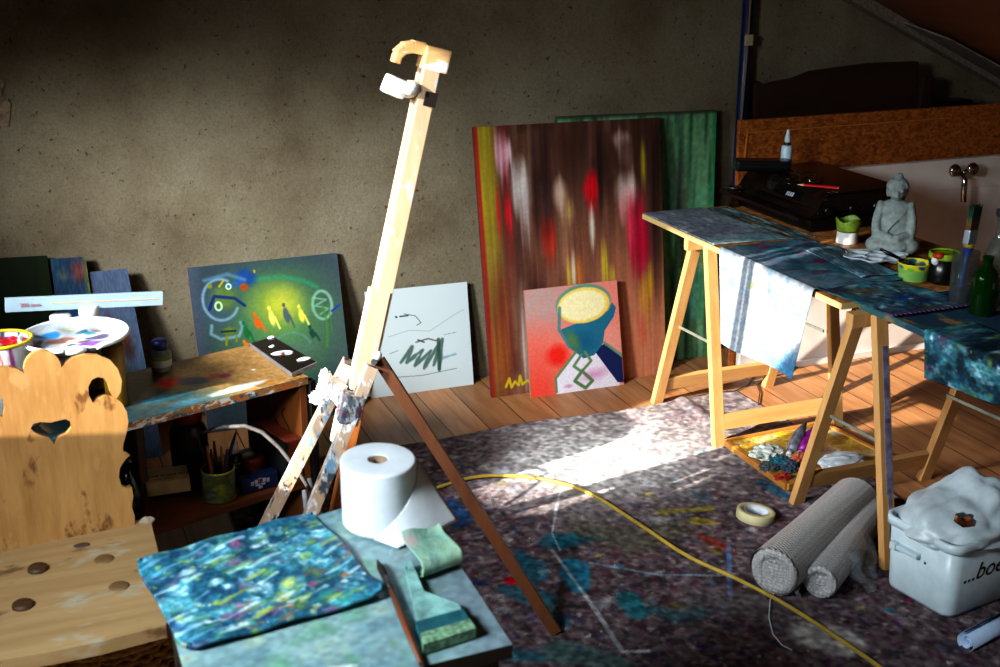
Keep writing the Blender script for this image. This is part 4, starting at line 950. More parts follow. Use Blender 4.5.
paintpot('paint_pot', 'white paint pot with yellow rim, red paint and magenta drips behind chair back', V(-.077, 3.20, LZ), .072, .226, [(.75, .10, .14), (.55, .12, .42), (.10, .16, .30), (.80, .62, .62), (.62, .12, .38)], (.80, .80, .80), 41, plain('yellow_rim', (.80, .70, .10), .4))
YEL_PL = plain('yellow_ochre_pot', (.46, .34, .05), .4)
yb = V(.147, 3.405, LZ); capz = PY(87, 306, 3.405).z-LZ
bottle('yellow_bottle', 'ochre yellow bottle with a white cap standing behind the palette', 'bottle', yb, [(0, 0), (.040, 0), (.042, .005), (.042, capz-.06), (.030, capz-.035), (.020, capz-.027), (0, capz-.027)], YEL_PL, [(.025, capz-.03), (.027, capz-.028), (.027, capz-.004), (.024, capz), (0, capz)], WHITE_PL)
wz = PY(65, 314, 3.40).z-LZ
bottle('white_lidded_bottle', 'white bottle with a round white lid left of the ochre yellow bottle', 'bottle', V(.073, 3.40, LZ), [(0, 0), (.030, 0), (.030, .004), (.030, wz-.05), (.022, wz-.03), (0, wz-.03)], WHITE_PL, [(.027, wz-.03), (.028, wz-.028), (.028, wz-.004), (.025, wz), (0, wz)], WHITE_PL)
bottle('ochre_jar', 'ochre jar under the right edge of the palette', 'jar', V(.188, 3.235, LZ), [(0, 0), (.028, 0), (.030, .005), (.030, .165), (.024, .175), (0, .175)], YEL_PL, [(.025, .173), (.026, .175), (.026, .187), (.024, .189), (0, .189)], plain('dark_lid', (.12, .10, .06), .4))
bottle('grey_jar', 'grey jar under the left half of the palette behind the chair back', 'jar', V(.05, 3.22, LZ), [(0, 0), (.040, 0), (.040, .178), (.034, .189), (0, .189)], plain('grey_jar', (.30, .29, .30), .4), None, None)
# palette
PC, PR, PZ_ = V(.098, 3.215, .726), .132, .726
p = Paint(150, 150, (.66, .68, .71), 44)
p.ring(.5, .5, .41, .41, .012, (.66, .70, .74), .7, .8)
for u, v_, rx, ry, col in [(.26, .70, .10, .12, (.12, .50, .78)), (.16, .68, .05, .10, (.08, .16, .42)), (.38, .52, .13, .08, (.55, .30, .20)), (.15, .40, .05, .07, (.62, .16, .30)), (.45, .84, .10, .06, (.74, .76, .64)), (.58, .72, .06, .05, (.10, .42, .52)), (.66, .66, .06, .04, (.2, .56, .66)), (.72, .50, .10, .05, (.32, .3, .42)), (.66, .34, .14, .07, (.46, .28, .62)), (.84, .34, .06, .10, (.70, .60, .80)), (.58, .42, .06, .03, (.42, .24, .30)), (.46, .36, .05, .02, (.06, .08, .10)), (.80, .62, .06, .04, (.36, .5, .62)), (.74, .74, .06, .03, (.66, .5, .52)), (.56, .24, .03, .02, (.08, .08, .12)), (.3, .3, .1, .05, (.78, .78, .8)), (.62, .5, .03, .03, (.05, .3, .34)), (.3, .22, .12, .05, (.66, .7, .76)), (.46, .48, .04, .03, (.8, .8, .84)), (.72, .42, .05, .03, (.9, .9, .94))]:
    p.ell(u, v_, rx*1.25, ry*1.25, tuple(c*.85 for c in col), .95, .35, .2, .25)
p.grain(.06)
def palpos(U, V_):
    a, b_ = U*2-1, V_*2-1
    x, y = a*np.sqrt(1-b_*b_/2), b_*np.sqrt(1-a*a/2); r = np.hypot(x, y); th = np.arctan2(y, x)
    notch = 1-.22*np.exp(-((th+1.45)/.16)**2)-.06*np.exp(-((th+1.0)/.2)**2)
    k = np.where(r > .6, 1-(1-notch)*((r-.6)/.4), 1)
    z = PZ_+.010*np.clip((r-.86)/.1, 0, 1)-.006*np.clip((.86-r)*8, 0, 1)+.004*np.sin(th*7)*np.clip((r-.3)*3, 0, 1)*np.clip((.9-r)*6, 0, 1)
    return PC.x+PR*x*k, PC.y+PR*1.02*y*k, z
PAL = thing('paint_palette', V(PC.x, PC.y, PZ_-.015), 'round white palette with blue, brown and violet paint above the chair back', 'palette')
solid(obj('plate', p.grid('plate', palpos), MGLOSS, PAL), .004)
obj('rim', MB().tube([(PC.x+PR*math.cos(a), PC.y+PR*1.02*math.sin(a), PZ_+.009) for a in np.linspace(R(-70), R(256), 48)], .0055, 8), WHITE_PL, PAL)
obj('thumb_rest', MB().blob((PC.x-.008, PC.y-.122, PZ_+.004), (.026, .016, .010), None, 2, 3, .3), WHITE_PL, PAL)
# white level / ruler resting on the bottle caps
a = PY(5, 305, 3.385); b2 = PY(162.5, 298, 3.425)
LV = thing('ruler', (a+b2)/2, 'white ruler with an orange line balanced across the bottle caps', 'ruler')
LZc = .8845
dirn = (b2-a).normalized()
obj('blade', MB().beam(a, b2, .038, .012, (0, 1, 0), .0015), plain('white_enamel', (.58, .66, .71), .5, var=.04), LV)
mk = MB(); yo = V(0, -.0065, 0); zu = V(0, 0, 1)
mk.beam(a.lerp(b2, .28)+yo, a.lerp(b2, .97)+yo, .0022, .0012, (0, 1, 0), 0)
obj('orange_line', mk, plain('orange_line', (.80, .62, .42), .6), LV)
mk = MB()
for i in range(40):
    s = a.lerp(b2, .06+.022*i)+yo+zu*.012; mk.beam(s, s+zu*(.003+.002*(i % 5 == 0)), .0007, .001, (0, 1, 0), 0)
obj('tick_marks', mk, plain('grey_ticks', (.55, .60, .64), .6), LV)
me = text_mesh('300 mm', .016, frame(a.lerp(b2, .085)+V(0, -.0075, -.006), dirn, V(0, 0, 1), V(0, -1, 0)))
obj('red_mark', me, plain('faded_red', (.72, .50, .52), .6), LV)

# ================================================================== TRESTLE TABLE
TX0, TX1 = 2.165, 2.655
def make_trestle(yc, label):
    t = thing('trestle', V((TX0+TX1)/2, yc, 0), label, 'trestle')
    zt = .684
    obj('top_beam', MB().box((2.42, yc-.014, .679), (.60, .024, .042), None, .003).box((2.42, yc+.014, .676), (.57, .024, .036), None, .003), W_TRES, t)
    for x in (TX0, TX1):
        for s in (-1, 1):
            obj('leg', MB().beam((x, yc+s*.225, .0), (x+.032, yc+s*.040, zt+.012), .040, .026, (0, 1, 0)), W_TRES, t)
    for s in (-1, 1):
        yy = yc+s*.205
        obj('stretcher', MB().box(((TX0+TX1)/2, yy+s*.0, .085), (TX1-TX0-.038, .02, .055), Matrix.Rotation(s*R(16), 3, 'X'), .002), wood('trestle_pine_rail', (.66, .47, .26), (.78, .60, .38), 'x', 14), t)
    for x in (TX0+.025, TX1-.025):
        obj('folding_stay', MB().beam((x, yc-.135, .34), (x, yc+.135, .33), .010, .004, (1, 0, 0), 0), plain('zinc', (.56, .58, .52), .4, .6), t)
    return t
T1 = make_trestle(3.655, 'pale pine trestle under the far end of the table, near the paintings')
T2 = dup(T1, None, (0, -.917, 0), 'pine trestle at the near end of the table, right of the palette board')
# lavender paint smears on the near trestle's front leg
sm = MB()
l0, l1 = V(TX0, 2.738-.225, 0), V(TX0+.032, 2.738-.04, .694)
ln = (l1-l0).normalized(); nrm = V(0, -ln.z, ln.y)
for f0, f1, w in ((.30, .60, .022), (.58, .88, .018), (.12, .32, .012)):
    sm.beam(l0.lerp(l1, f0)+nrm*.0135+V(.006, 0, 0), l0.lerp(l1, f1)+nrm*.0135+V(.006, 0, 0), w, .001, (0, 1, .3), 0)
obj('paint_smear', sm, plain('lavender_paint', (.44, .42, .52), .6, var=.4), [c for c in T2.children if c.name.startswith('leg')][0])

TZ = .72
m, nt, b = newmat('painted_chipboard')
v0 = coords(nt); vo = N(nt, 'ShaderNodeTexVoronoi'); vo.inputs['Scale'].default_value = 60; nt.links.new(v0, vo.inputs['Vector'])
n1 = noise(nt, v0, 9, 4, .7)
base_c = ramp(nt, vo.outputs['Color'], [(.1, (.44, .26, .12)), (.5, (.62, .40, .20)), (.9, (.72, .50, .28))])
dd = N(nt, 'ShaderNodeMapRange'); dd.inputs[1].default_value = .58; dd.inputs[2].default_value = .66; nt.links.new(n1, dd.inputs[0])
cc = mixc(nt, dd.outputs[0], base_c, rgb((.20, .26, .30)))
ge = N(nt, 'ShaderNodeNewGeometry'); sn = N(nt, 'ShaderNodeSeparateXYZ'); nt.links.new(ge.outputs['True Normal'], sn.inputs[0])
ab = N(nt, 'ShaderNodeMath', operation='ABSOLUTE'); nt.links.new(sn.outputs[2], ab.inputs[0])
lt = N(nt, 'ShaderNodeMath', operation='LESS_THAN'); lt.inputs[1].default_value = .5; nt.links.new(ab.outputs[0], lt.inputs[0])
cc = mixc(nt, lt.outputs[0], cc, rgb((.72, .62, .42)))
nt.links.new(cc, b.inputs['Base Color']); b.inputs['Roughness'].default_value = .5
OSB = m
tag(obj('table_board', MB().box(((2.115+2.81)/2, (2.76+3.955)/2, TZ-.0095), (.695, 1.195, .019), None, .001), OSB), 'long chipboard tabletop lying on the two pine trestles', 'board')
tag(obj('table_board', MB().box((2.485, 2.025, TZ-.0100), (.63, 1.46, .019), None, .001), wood('smeared_board', (.50, .36, .20), (.66, .50, .30), 'y', paint=[(.16, .34, .34), (.10, .24, .32)], pamt=.52, pscale=9)), 'second tabletop board with teal smears under the glass bottles, nearest the camera', 'board')
# third trestle foot outside frame is not built; near board rests on T2
# grey mat at the far end
p = Paint(80, 90, (.46, .49, .53), 51, .8); p.mix(p.noise(5, 5, 3)*1.3-.3, (.36, .38, .44)); p.mix((p.noise(8, 8, 3)-.55)*3, (.60, .65, .66)); p.mix(np.clip((.22-p.V)*4, 0, 1), (.36, .55, .56)); p.mix(np.clip((.10-p.V)*9, 0, 1)*np.clip((.6-p.U)*3, 0, 1), (.75, .78, .78)); p.mix(np.clip((p.U-.8)*5, 0, 1)*p.noise(8, 8, 2), (.38, .5, .48)); p.grain(.2)
tag(solid(obj('table_mat', p.grid('table_mat', bilerp((2.118, 3.46, TZ+.004), (2.40, 3.44, TZ+.004), (2.118, 3.952, TZ+.004), (2.36, 3.95, TZ+.004))), MMAT), .003), 'grey paint-stained mat on the far left corner of the table', 'mat')
# loose painted scraps near the case
p = Paint(50, 60, (.25, .36, .38), 52, .6); p.mix((p.noise(6, 6, 3)-.45)*4, (.50, .34, .18)); p.mix((p.noise(7, 7, 3)-.5)*4, (.62, .7, .68)); p.mix((p.noise(7, 7, 3)-.55)*4, (.08, .12, .16)); p.grain(.2)
tag(solid(obj('painted_scrap', p.grid('painted_scrap', bilerp((2.38, 3.43, TZ+.003), (2.49, 3.42, TZ+.003), (2.37, 3.93, TZ+.003), (2.46, 3.93, TZ+.003))), MMAT), .002), 'narrow multicoloured painted strip between the grey mat and the black case', 'scrap')

# white cloth with blue lines hanging over the table edge
p = Paint(150, 250, (.51, .53, .555), 53, .62)
top = p.V > .58
p.mix(p.noise(7, 9, 3)*.7-.15, (.44, .50, .55)); p.mix((p.noise(12, 14, 3)-.56)*3, (.34, .46, .56))
p.mix(np.clip((p.V-.60)*9, 0, 1)*(.55+.6*p.noise(8, 8, 2)), (.22, .36, .44)); p.mix(np.clip((p.V-.60)*8, 0, 1)*((p.noise(12, 14, 3)-.5)*3.5), (.10, .42, .46)); p.mix(np.clip((p.V-.60)*8, 0, 1)*((p.noise(10, 12, 3)-.55)*4), (.26, .22, .30)); p.mix(np.clip((p.V-.68)*8, 0, 1)*((p.noise(10, 12, 3)-.6)*5), (.42, .12, .22)); p.mix(np.clip((p.V-.62)*8, 0, 1)*((p.noise(14, 16, 3)-.55)*4), (.42, .52, .54))
p.stroke([(.40, .49), (.39, .46)], .010, (.45, .55, .15), .8)
p.ell(.93, .05, .12, .16, (.16, .36, .52), .8, .7, -.3, .4); p.ell(.78, .03, .14, .06, (.30, .52, .64), .6, .8, 0, .3); p.ell(.70, .3, .2, .12, (.72, .82, .88), .7, .8, 0, .3)
p.grain(.12)
eTL, eTR = PX(722, 246, 2.110), PX(816, 284, 2.110)
cBL, cBR = PX(721, 343, 2.085), PX(795, 379, 2.105)
yL, yR = eTL.y, eTR.y
def clpos(U, V_):
    k = .60                        # below k the cloth hangs, above it lies on the table
    w = np.clip(V_/k, 0, 1); l = np.clip((V_-k)/(1-k), 0, 1)
    Yh = (cBL.y*(1-U)+cBR.y*U)*(1-w)+(yL*(1-U)+yR*U)*w
    Zh = (cBL.z*(1-U)+cBR.z*U)*(1-w)+(TZ-.002)*w
    Xh = 2.102-.012*np.sin(U*5.5+.6)*(1-w)-.010*(1-w)
    round_ = np.clip((V_-k+.03)/.06, 0, 1)
    X = np.where(V_ < k, Xh, 2.104+.34*l); Z = np.where(V_ < k, Zh, TZ+.006+.003*np.sin(l*9+U*5)**2*np.clip(l*4, 0, 1))
    Z = Z+.004*np.exp(-((V_-k)/.02)**2)
    Y = np.where(V_ < k, Yh, yL*(1-U)+yR*U-.07*l*0)
    return X, Y, Z
tag(solid(obj('painting_cloth', p.grid('painting_cloth', clpos), MCLOTH), .002, 1), 'white paint-marked cloth hanging over the table edge with a teal painted upper part', 'cloth')
# dark mat with a zigzag edge at the near end
p = oilmat(54, 90, 80, 1.1, (.16, .20, .26)); p.ell(.55, .45, .22, .10, (.04, .22, .50), .95, .5, .2, .5); p.ell(.45, .36, .14, .07, (.06, .40, .62), .9, .5, 0, .5); p.ell(.7, .3, .2, .08, (.06, .16, .36), .9, .5, 0, .5); p.ell(.35, .75, .22, .12, (.40, .34, .22), .8, .7, 0, .4); p.ell(.62, .40, .05, .03, (.7, .75, .8), .9, .5); p.ell(.15, .55, .2, .2, (.14, .34, .38), .7, .7, 0, .4); p.mix(np.clip((.05-p.V)*40, 0, 1), (.34, .24, .38)); p.grain(.2)
zz = bilerp((2.155, 2.60, 0), (2.42, 2.60, 0), (2.120, 2.90, 0), (2.40, 2.86, 0))
def zpos(U, V_):
    X, Y, Z = zz(U, V_); tri = np.abs((U*17) % 1-.5)*2
    Y = Y-.012*tri*np.clip((.08-V_)/.08, 0, 1)
    edge = np.clip((2.13-X)/.02, 0, 1)
    return X, Y, TZ+.010-.004*edge+.004*np.sin(U*7)*np.sin(V_*5)
tag(solid(obj('zigzag_mat', p.grid('zigzag_mat', zpos), MMAT), .003), 'dark blue smeared mat with a zigzag cut edge on the near half of the table', 'mat')
# dark strip mats between
p = oilmat(55, 70, 60, 1.4, (.22, .26, .32)); p.mix(p.noise(4, 4, 2)*.6, (.34, .38, .46)); p.grain(.2)
tag(solid(obj('dark_mat', p.grid('dark_mat', lambda U, V_: (2.30+.13*U+.03*V_, 2.92+.34*V_, TZ+.016+.003*np.sin(U*6))), MMAT), .003), 'dark slate mat lying across the white cloth in front of the seated statue', 'mat')

# mat hanging from near board
p = oilmat(56, 120, 100, 1.6, (.05, .15, .20))
p.speck(160, .006, .03, [(.10, .34, .40), (.20, .44, .30), (.42, .48, .12), (.16, .22, .40), (.40, .24, .10), (.55, .64, .68), (.06, .10, .16)], .75); p.grain(.25)
h0, h1 = PX(926, 325, 2.166), PX(1030, 356, 2.166)
g0, g1 = PX(925, 378, 2.156), PX(1030, 416, 2.156)
def hpos(U, V_):
    k = .62; w = np.clip(V_/k, 0, 1); l = np.clip((V_-k)/(1-k), 0, 1)
    Y = (g0.y*(1-U)+g1.y*U)*(1-w)+(h0.y*(1-U)+h1.y*U)*w
    Zb = (g0.z*(1-U)+g1.z*U)
    Z = np.where(V_ < k, Zb*(1-w)+(TZ+.004)*w, TZ+.004); X = np.where(V_ < k, 2.166-.010*(1-w)+.004*np.sin(U*8)*(1-w), 2.166+.16*l)
    return X, Y, Z
tag(solid(obj('hanging_mat', p.grid('hanging_mat', hpos), MMAT), .003, 1), 'blue green paint-crusted mat hanging over the near board edge at right', 'mat')

# ------------------------------------------------------------------ things on the table
DKP = plain('dark_brown_plastic_case', (.085, .050, .040), .22, var=.15)
CS = thing('black_case', V(2.70, 3.71, TZ), 'large dark brown machine case with rounded edges at the far end of the table', 'case')
x0, x1, y0, y1 = 2.510, 2.89, 3.480, 3.975
obj('base', MB().box(((x0+x1)/2, (y0+y1)/2, TZ+.022), (x1-x0, y1-y0, .042), None, .012), plain('black_base', (.03, .022, .02), .3, var=.2), CS)
lidp = [(x0-.014, .044), (x0-.012, .056), (x0+.02, .072), (x0+.042, .112), (x0+.08, .134), (x1-.01, .136), (x1+.004, .125), (x1+.004, .044)]
ld = MB().prism(lidp, [], lambda x, z: V(x, y0-.006, TZ+z), lambda x, z: V(x, y1+.004, TZ+z))
bmesh.ops.bevel(ld.b, geom=ld.b.edges[:], offset=.006, segments=2, affect='EDGES')
obj('lid', ld, DKP, CS)
obj('lip', MB().box((x0-.024, (y0+y1)/2+.012, TZ+.050), (.06, y1-y0+.02, .012), None, .004), DKP, CS)
gr = MB()
for k in range(14): gr.box((x0+.035, y0+.12+.012*k, TZ+.102), (.035, .004, .004), Matrix.Rotation(R(-52), 3, 'Y'))
obj('vent_ribs', gr, BLACK_PL, CS)
for k in range(3): obj('knob', MB().lathe([(0, 0), (.018, 0), (.016, .010), (0, .011)], V(x0+.06+.10*k, y0-.006, TZ+.075), 16, Matrix.Rotation(R(90), 3, 'X')), BLACK_PL, CS)
obj('name_plate', MB().box(V(x0+.032, 3.66, TZ+.098), (.016, .042, .003), Matrix.Rotation(R(-52), 3, 'Y'), .001), plain('bright_plate', (.80, .82, .86), .2, .3), CS)
obj('latch', MB().box(V(x0+.005, 3.92, TZ+.058), (.008, .018, .022), None, .002), CHROME, CS)
top_z = TZ+.137
BH = thing('spectacle_case', V(2.60, 3.88, top_z), 'small black rounded case lying on the back of the large dark machine', 'case')
obj('shell', MB().box((2.575, 3.90, top_z+.020), (.20, .085, .040), Matrix.Rotation(R(-24), 3, 'Z'), .012), BLACK_PL, BH)
obj('seam', MB().box((2.575, 3.90, top_z+.021), (.201, .086, .002), Matrix.Rotation(R(-24), 3, 'Z'), .0005), plain('dark_seam', (.01, .01, .01), .6), BH)
sb = PX(780, 160, 2.745); sb = V(2.700, 3.93, top_z+.001)
SPB = thing('spray_bottle', sb, 'small white bottle with a pointed nozzle standing on the dark machine', 'bottle')
obj('body', MB().lathe([(0, 0), (.020, 0), (.021, .003), (.021, .072), (.016, .079), (0, .079)], sb, 24), plain('frosted_white', (.72, .80, .84), .4, var=.05), SPB)
obj('collar', MB().lathe([(.011, .075), (.0135, .079), (.0135, .089), (.010, .091)], sb, 20), plain('amber_collar', (.22, .10, .06), .4), SPB)
obj('nozzle', MB().lathe([(.012, .089), (.0115, .100), (.006, .128), (.0055, .136), (0, .137)], sb, 20), plain('white_nozzle', (.78, .84, .87), .4), SPB)
a, b2 = V(2.605, 3.545, top_z+.005), V(2.740, 3.530, top_z+.005)
a = PZ(797, 184.5, top_z+.005); b2 = PZ(839, 188, top_z+.005)
PN_ = thing('pencil', a, 'red pencil lying on the lid of the dark machine case', 'pencil')
obj('shaft', MB().tube([a.lerp(b2, .16), b2], .0046, 6, True, False), plain('red_lacquer', (.72, .06, .05), .35), PN_)
obj('tip', MB().tube([a, a.lerp(b2, .16)], [.0006, .0046], 6, True, False), plain('pale_tip', (.78, .66, .52), .6), PN_)
fr4 = [PZ(*q, top_z+.004) for q in ((803, 176.5), (817, 174), (824, 178), (810, 181))]
FRM = thing('metal_frame', fr4[0], 'little square metal frame lying behind the red pencil', 'frame')
obj('ring', MB().tube(fr4+[fr4[0]], .002, 6), CHROME, FRM)
gl = [PZ(*q, top_z+.006) for q in ((783, 174), (788, 171), (797, 171), (800, 175), (795, 178.5), (786, 179), (783, 174))]
gl2 = [PZ(*q, top_z+.008) for q in ((800, 175), (806, 172), (812, 173))]
GLS = thing('spectacles', gl[0], 'dark folded spectacles lying on the machine beside the metal frame', 'spectacles')
obj('lens_rim', MB().tube(gl, .003, 6), BLACK_PL, GLS); obj('temple_arm', MB().tube(gl2, .0025, 6), BLACK_PL, GLS); obj('temple_arm', MB().tube([PZ(*q, top_z+.005) for q in ((783, 176), (781, 181), (790, 184))], .0025, 6), BLACK_PL, GLS)
gj = V(2.485, 3.935, TZ+.0005)
GJ = thing('tumbler', gj, 'small brownish glass behind the far corner of the dark machine', 'glass')
obj('glass', MB().lathe([(0, 0), (.022, 0), (.026, .075), (.0245, .075), (.0205, .004), (0, .004)], gj, 24), glass('smoky_glass', (.55, .42, .34), .1), GJ)
obj('rim_clip', MB().tube([gj+V(.027*math.cos(a_), .027*math.sin(a_), .074) for a_ in np.linspace(0, 6.283, 24)], .002, 6), STEEL, GJ)

# green and white cup
cq = V(2.545, 3.325, TZ+.0005)
GC = thing('plaster_cup', cq, 'white cup with a broken lime green upper half left of the statue', 'cup')
obj('cup', MB().lathe([(0, 0), (.034, 0), (.036, .004), (.034, .036), (.035, .048), (.033, .048), (.031, .006), (0, .005)], cq, 28), plain('white_plaster', (.80, .80, .78), .7, var=.06), GC)
up_ = MB().lathe([(.0345, .040), (.036, .046), (.0415, .076), (.040, .082), (.0375, .078), (.033, .046)], cq, 28, close=True)
for v_ in up_.b.verts:
    if v_.co.z-TZ > .07: v_.co.z += .006*math.sin(3*math.atan2(v_.co.y-cq.y, v_.co.x-cq.x))
obj('green_collar', up_, plain('lime_glaze', (.46, .58, .16), .5, var=.35, scale=30), GC)

# stone statue
BQ = V(2.600, 3.165, TZ+.0005); sa = R(-36)      # turned a little to the window side
SM_ = Matrix.Rotation(sa, 3, 'Z')
def bp(x, y, z): return BQ+SM_ @ V(x, y, z)
# facing -y in local space
s_ = MB()
s_.blob(bp(0, .005, .030), (.095, .058, .032), SM_, 3); s_.blob(bp(-.070, -.020, .030), (.046, .040, .026), SM_, 3); s_.blob(bp(.070, -.020, .030), (.046, .040, .026), SM_, 3); s_.blob(bp(0, -.040, .032), (.075, .034, .022), SM_, 3)
s_.box(bp(0, 0, .009), (.165, .095, .018), SM_, .006)
s_.blob(bp(0, .010, .095), (.072, .040, .070), SM_, 3); s_.blob(bp(0, .008, .140), (.072, .034, .034), SM_, 3)
for sx in (-1, 1):
    for i in range(7):
        f_ = i/6; s_.blob(bp(sx*(.062+.014*math.sin(f_*2.4)), .006-.020*f_, .145-.082*f_), (.022, .023, .024), SM_, 2)
    for i in range(5):
        f_ = i/4; s_.blob(bp(sx*(.066-.052*f_), -.018-.028*f_, .064-.006*f_), (.018, .017, .015), SM_, 2)
s_.blob(bp(0, -.050, .054), (.026, .014, .011), SM_, 2)
s_.blob(bp(0, .006, .174), (.020, .020, .022), SM_, 2); s_.blob(bp(0, .002, .205), (.029, .031, .036), SM_, 3); s_.blob(bp(0, -.008, .196), (.023, .024, .024), SM_, 3)
[s_.blob(bp(.030*math.cos(t_)*math.sin(h_), .006+.031*math.sin(t_)*math.sin(h_), .216+.026*math.cos(h_)), (.0065, .0065, .006), SM_, 1) for h_ in (.4, .8, 1.2, 1.55) for t_ in np.linspace(0, 2*math.pi, 9+int(4*h_))[:-1] if not (h_ > 1.1 and math.sin(t_) < -.55)]; s_.blob(bp(0, .008, .222), (.031, .031, .024), SM_, 3); s_.blob(bp(0, .010, .246), (.015, .015, .013), SM_, 2)
s_.blob(bp(0, -.034, .199), (.0045, .006, .009), SM_, 2); s_.blob(bp(0, -.031, .186), (.009, .005, .003), SM_, 2)
for sx in (-1, 1):
    s_.blob(bp(sx*.030, .006, .197), (.004, .008, .020), SM_, 2); s_.blob(bp(sx*.011, -.028, .205), (.007, .004, .0035), SM_, 2); s_.blob(bp(sx*.012, -.029, .211), (.009, .003, .002), SM_, 2)
for i in range(10):
    f_ = i/9; s_.blob(bp(.045-.075*f_, -.030-.008*math.sin(f_*3), .152-.075*f_), (.005, .004, .005), SM_, 1)
STONE = plain('grey_stone', (.56, .60, .58), .9, var=.14, scale=60, bmp=.4)
inv = SM_.transposed()
for v_ in s_.b.verts:
    q = inv @ (v_.co-BQ); k = min(1, max(0, (q.z-.162)/.03)); f_ = .72+.30*k; q.x *= f_; q.y *= 1+.06*k; v_.co = BQ+SM_ @ q
BU = obj('stone_statue', s_, STONE)
rm = BU.modifiers.new('merge', 'REMESH'); rm.mode = 'VOXEL'; rm.voxel_size = .0032; rm.use_smooth_shade = True
sm_ = BU.modifiers.new('soften', 'SMOOTH'); sm_.factor = .5; sm_.iterations = 3
tag(BU, 'pale grey stone seated statue with crossed legs on the table', 'statue')

# white flower palette
fq = PZ(876, 256, TZ+.018)
FPL = thing('flower_palette', V(fq.x, fq.y, TZ), 'white flower shaped well palette lying in front of the statue', 'palette')
p = Paint(130, 110, (.70, .74, .76), 61); 
fx, fy = .098, .078
def wells():
    out = [(0, 0, .32)]
    for k in range(6):
        a_ = R(60*k+15); out.append((.62*math.cos(a_), .62*math.sin(a_), .27))
    return out
for wx, wy, wr in wells(): p.ell(.5+wx*.5, .5+wy*.5, wr*.42, wr*.42, (.34, .40, .44), .8, .5); p.ell(.5+wx*.5, .5+wy*.5, wr*.30, wr*.26, (.80, .83, .85), .8, .6)
def flpos(U, V_):
    a, b_ = U*2-1, V_*2-1; x, y = a*np.sqrt(1-b_*b_/2), b_*np.sqrt(1-a*a/2); r = np.hypot(x, y); th = np.arctan2(y, x)
    k = 1+.09*np.cos(6*(th-R(15)))*r; z = np.full_like(x, .016)
    for wx, wy, wr in wells(): z = z-.012*np.clip(1-((x-wx)**2+(y-wy)**2)/wr**2, 0, 1)**.6
    z = z+.003*np.clip((r-.92)*12, 0, 1)
    c_, s2 = math.cos(R(-25)), math.sin(R(-25))
    X, Y = x*k*fx, y*k*fy
    return fq.x+X*c_-Y*s2, fq.y+X*s2+Y*c_, TZ+.004+z
solid(obj('plate', p.grid('plate', flpos), MGLOSS, FPL), .003)
# yellow green bowl and a black brush in it
yq = PZ(913, 279, TZ+.0005)
YB = thing('painted_bowl', yq, 'yellow and green painted bowl with blue blots near the table edge', 'bowl')
p = Paint(130, 50, (.42, .60, .30), 62, 3); p.mix((p.noise(6, 3, 2)-.5)*3, (.55, .66, .36)); p.mix(np.clip((p.V-.62)*8, 0, 1), (.74, .72, .10))
for k in range(9): p.ell(k/9+.05, .55+.3*p.rng.random(), .10+.08*p.rng.random(), .16, [(.08, .18, .50), (.10, .34, .56), (.36, .60, .20)][k % 3], .9, .5, .8, .3)
p.a[:, -1] = p.a[:, 0]
solid(obj('wall', p.grid('wall', lambda U, V_: (yq.x+(.040+.006*V_)*np.cos(U*2*np.pi), yq.y+(.040+.006*V_)*np.sin(U*2*np.pi), TZ+.002+.052*V_)), MGLOSS, YB), .003, 1)
obj('base', MB().lathe([(0, .0), (.040, .0), (.040, .004), (0, .004)], yq, 24), plain('green_base', (.4, .56, .28), .5), YB)
obj('inside_paint', MB().lathe([(0, .036), (.041, .036), (.041, .038), (0, .038)], yq, 24), plain('yellow_paint', (.70, .66, .08), .4, var=.2), YB)
a = PZ(903, 262, TZ+.056)+V(0, 0, 0); b2 = PZ(880, 249, TZ+.085)
a = yq+V(0, 0, .040)
BB = thing('black_brush', a, 'black handled brush resting in the yellow green bowl', 'brush')
obj('handle', MB().tube([a.lerp(b2, .3), a.lerp(b2, .7), b2], [.004, .006, .004], 8), BLACK_PL, BB)
obj('bristles', MB().tube([a, a.lerp(b2, .32)], [.004, .0045], 8), plain('dark_hair', (.06, .05, .05), .9), BB)
# black pot with green rim
kq = PZ(942, 282, TZ+.0005)
KP = thing('black_pot', kq, 'black pot with a lime green and red painted rim right of the bowl', 'pot')
obj('body', MB().lathe([(0, 0), (.040, 0), (.044, .01), (.044, .088), (.040, .088), (.038, .01), (0, .008)], kq, 28), BLACK_PL, KP)
obj('painted_rim', MB().lathe([(.0445, .074), (.046, .076), (.046, .092), (.041, .094), (.040, .086)], kq, 28), plain('lime_rim', (.52, .62, .10), .5, var=.3), KP)
obj('red_blot', MB().blob(kq+V(-.038, -.018, .088), (.014, .014, .009), None, 2, 3, .4), plain('orange_red_paint', (.72, .20, .06), .5), KP)
obj('white_blot', MB().blob(kq+V(-.046, -.012, .072), (.010, .012, .014), None, 2, 4, .4), plain('white_drip', (.82, .82, .82), .5), KP)

BZ = TZ+.0005
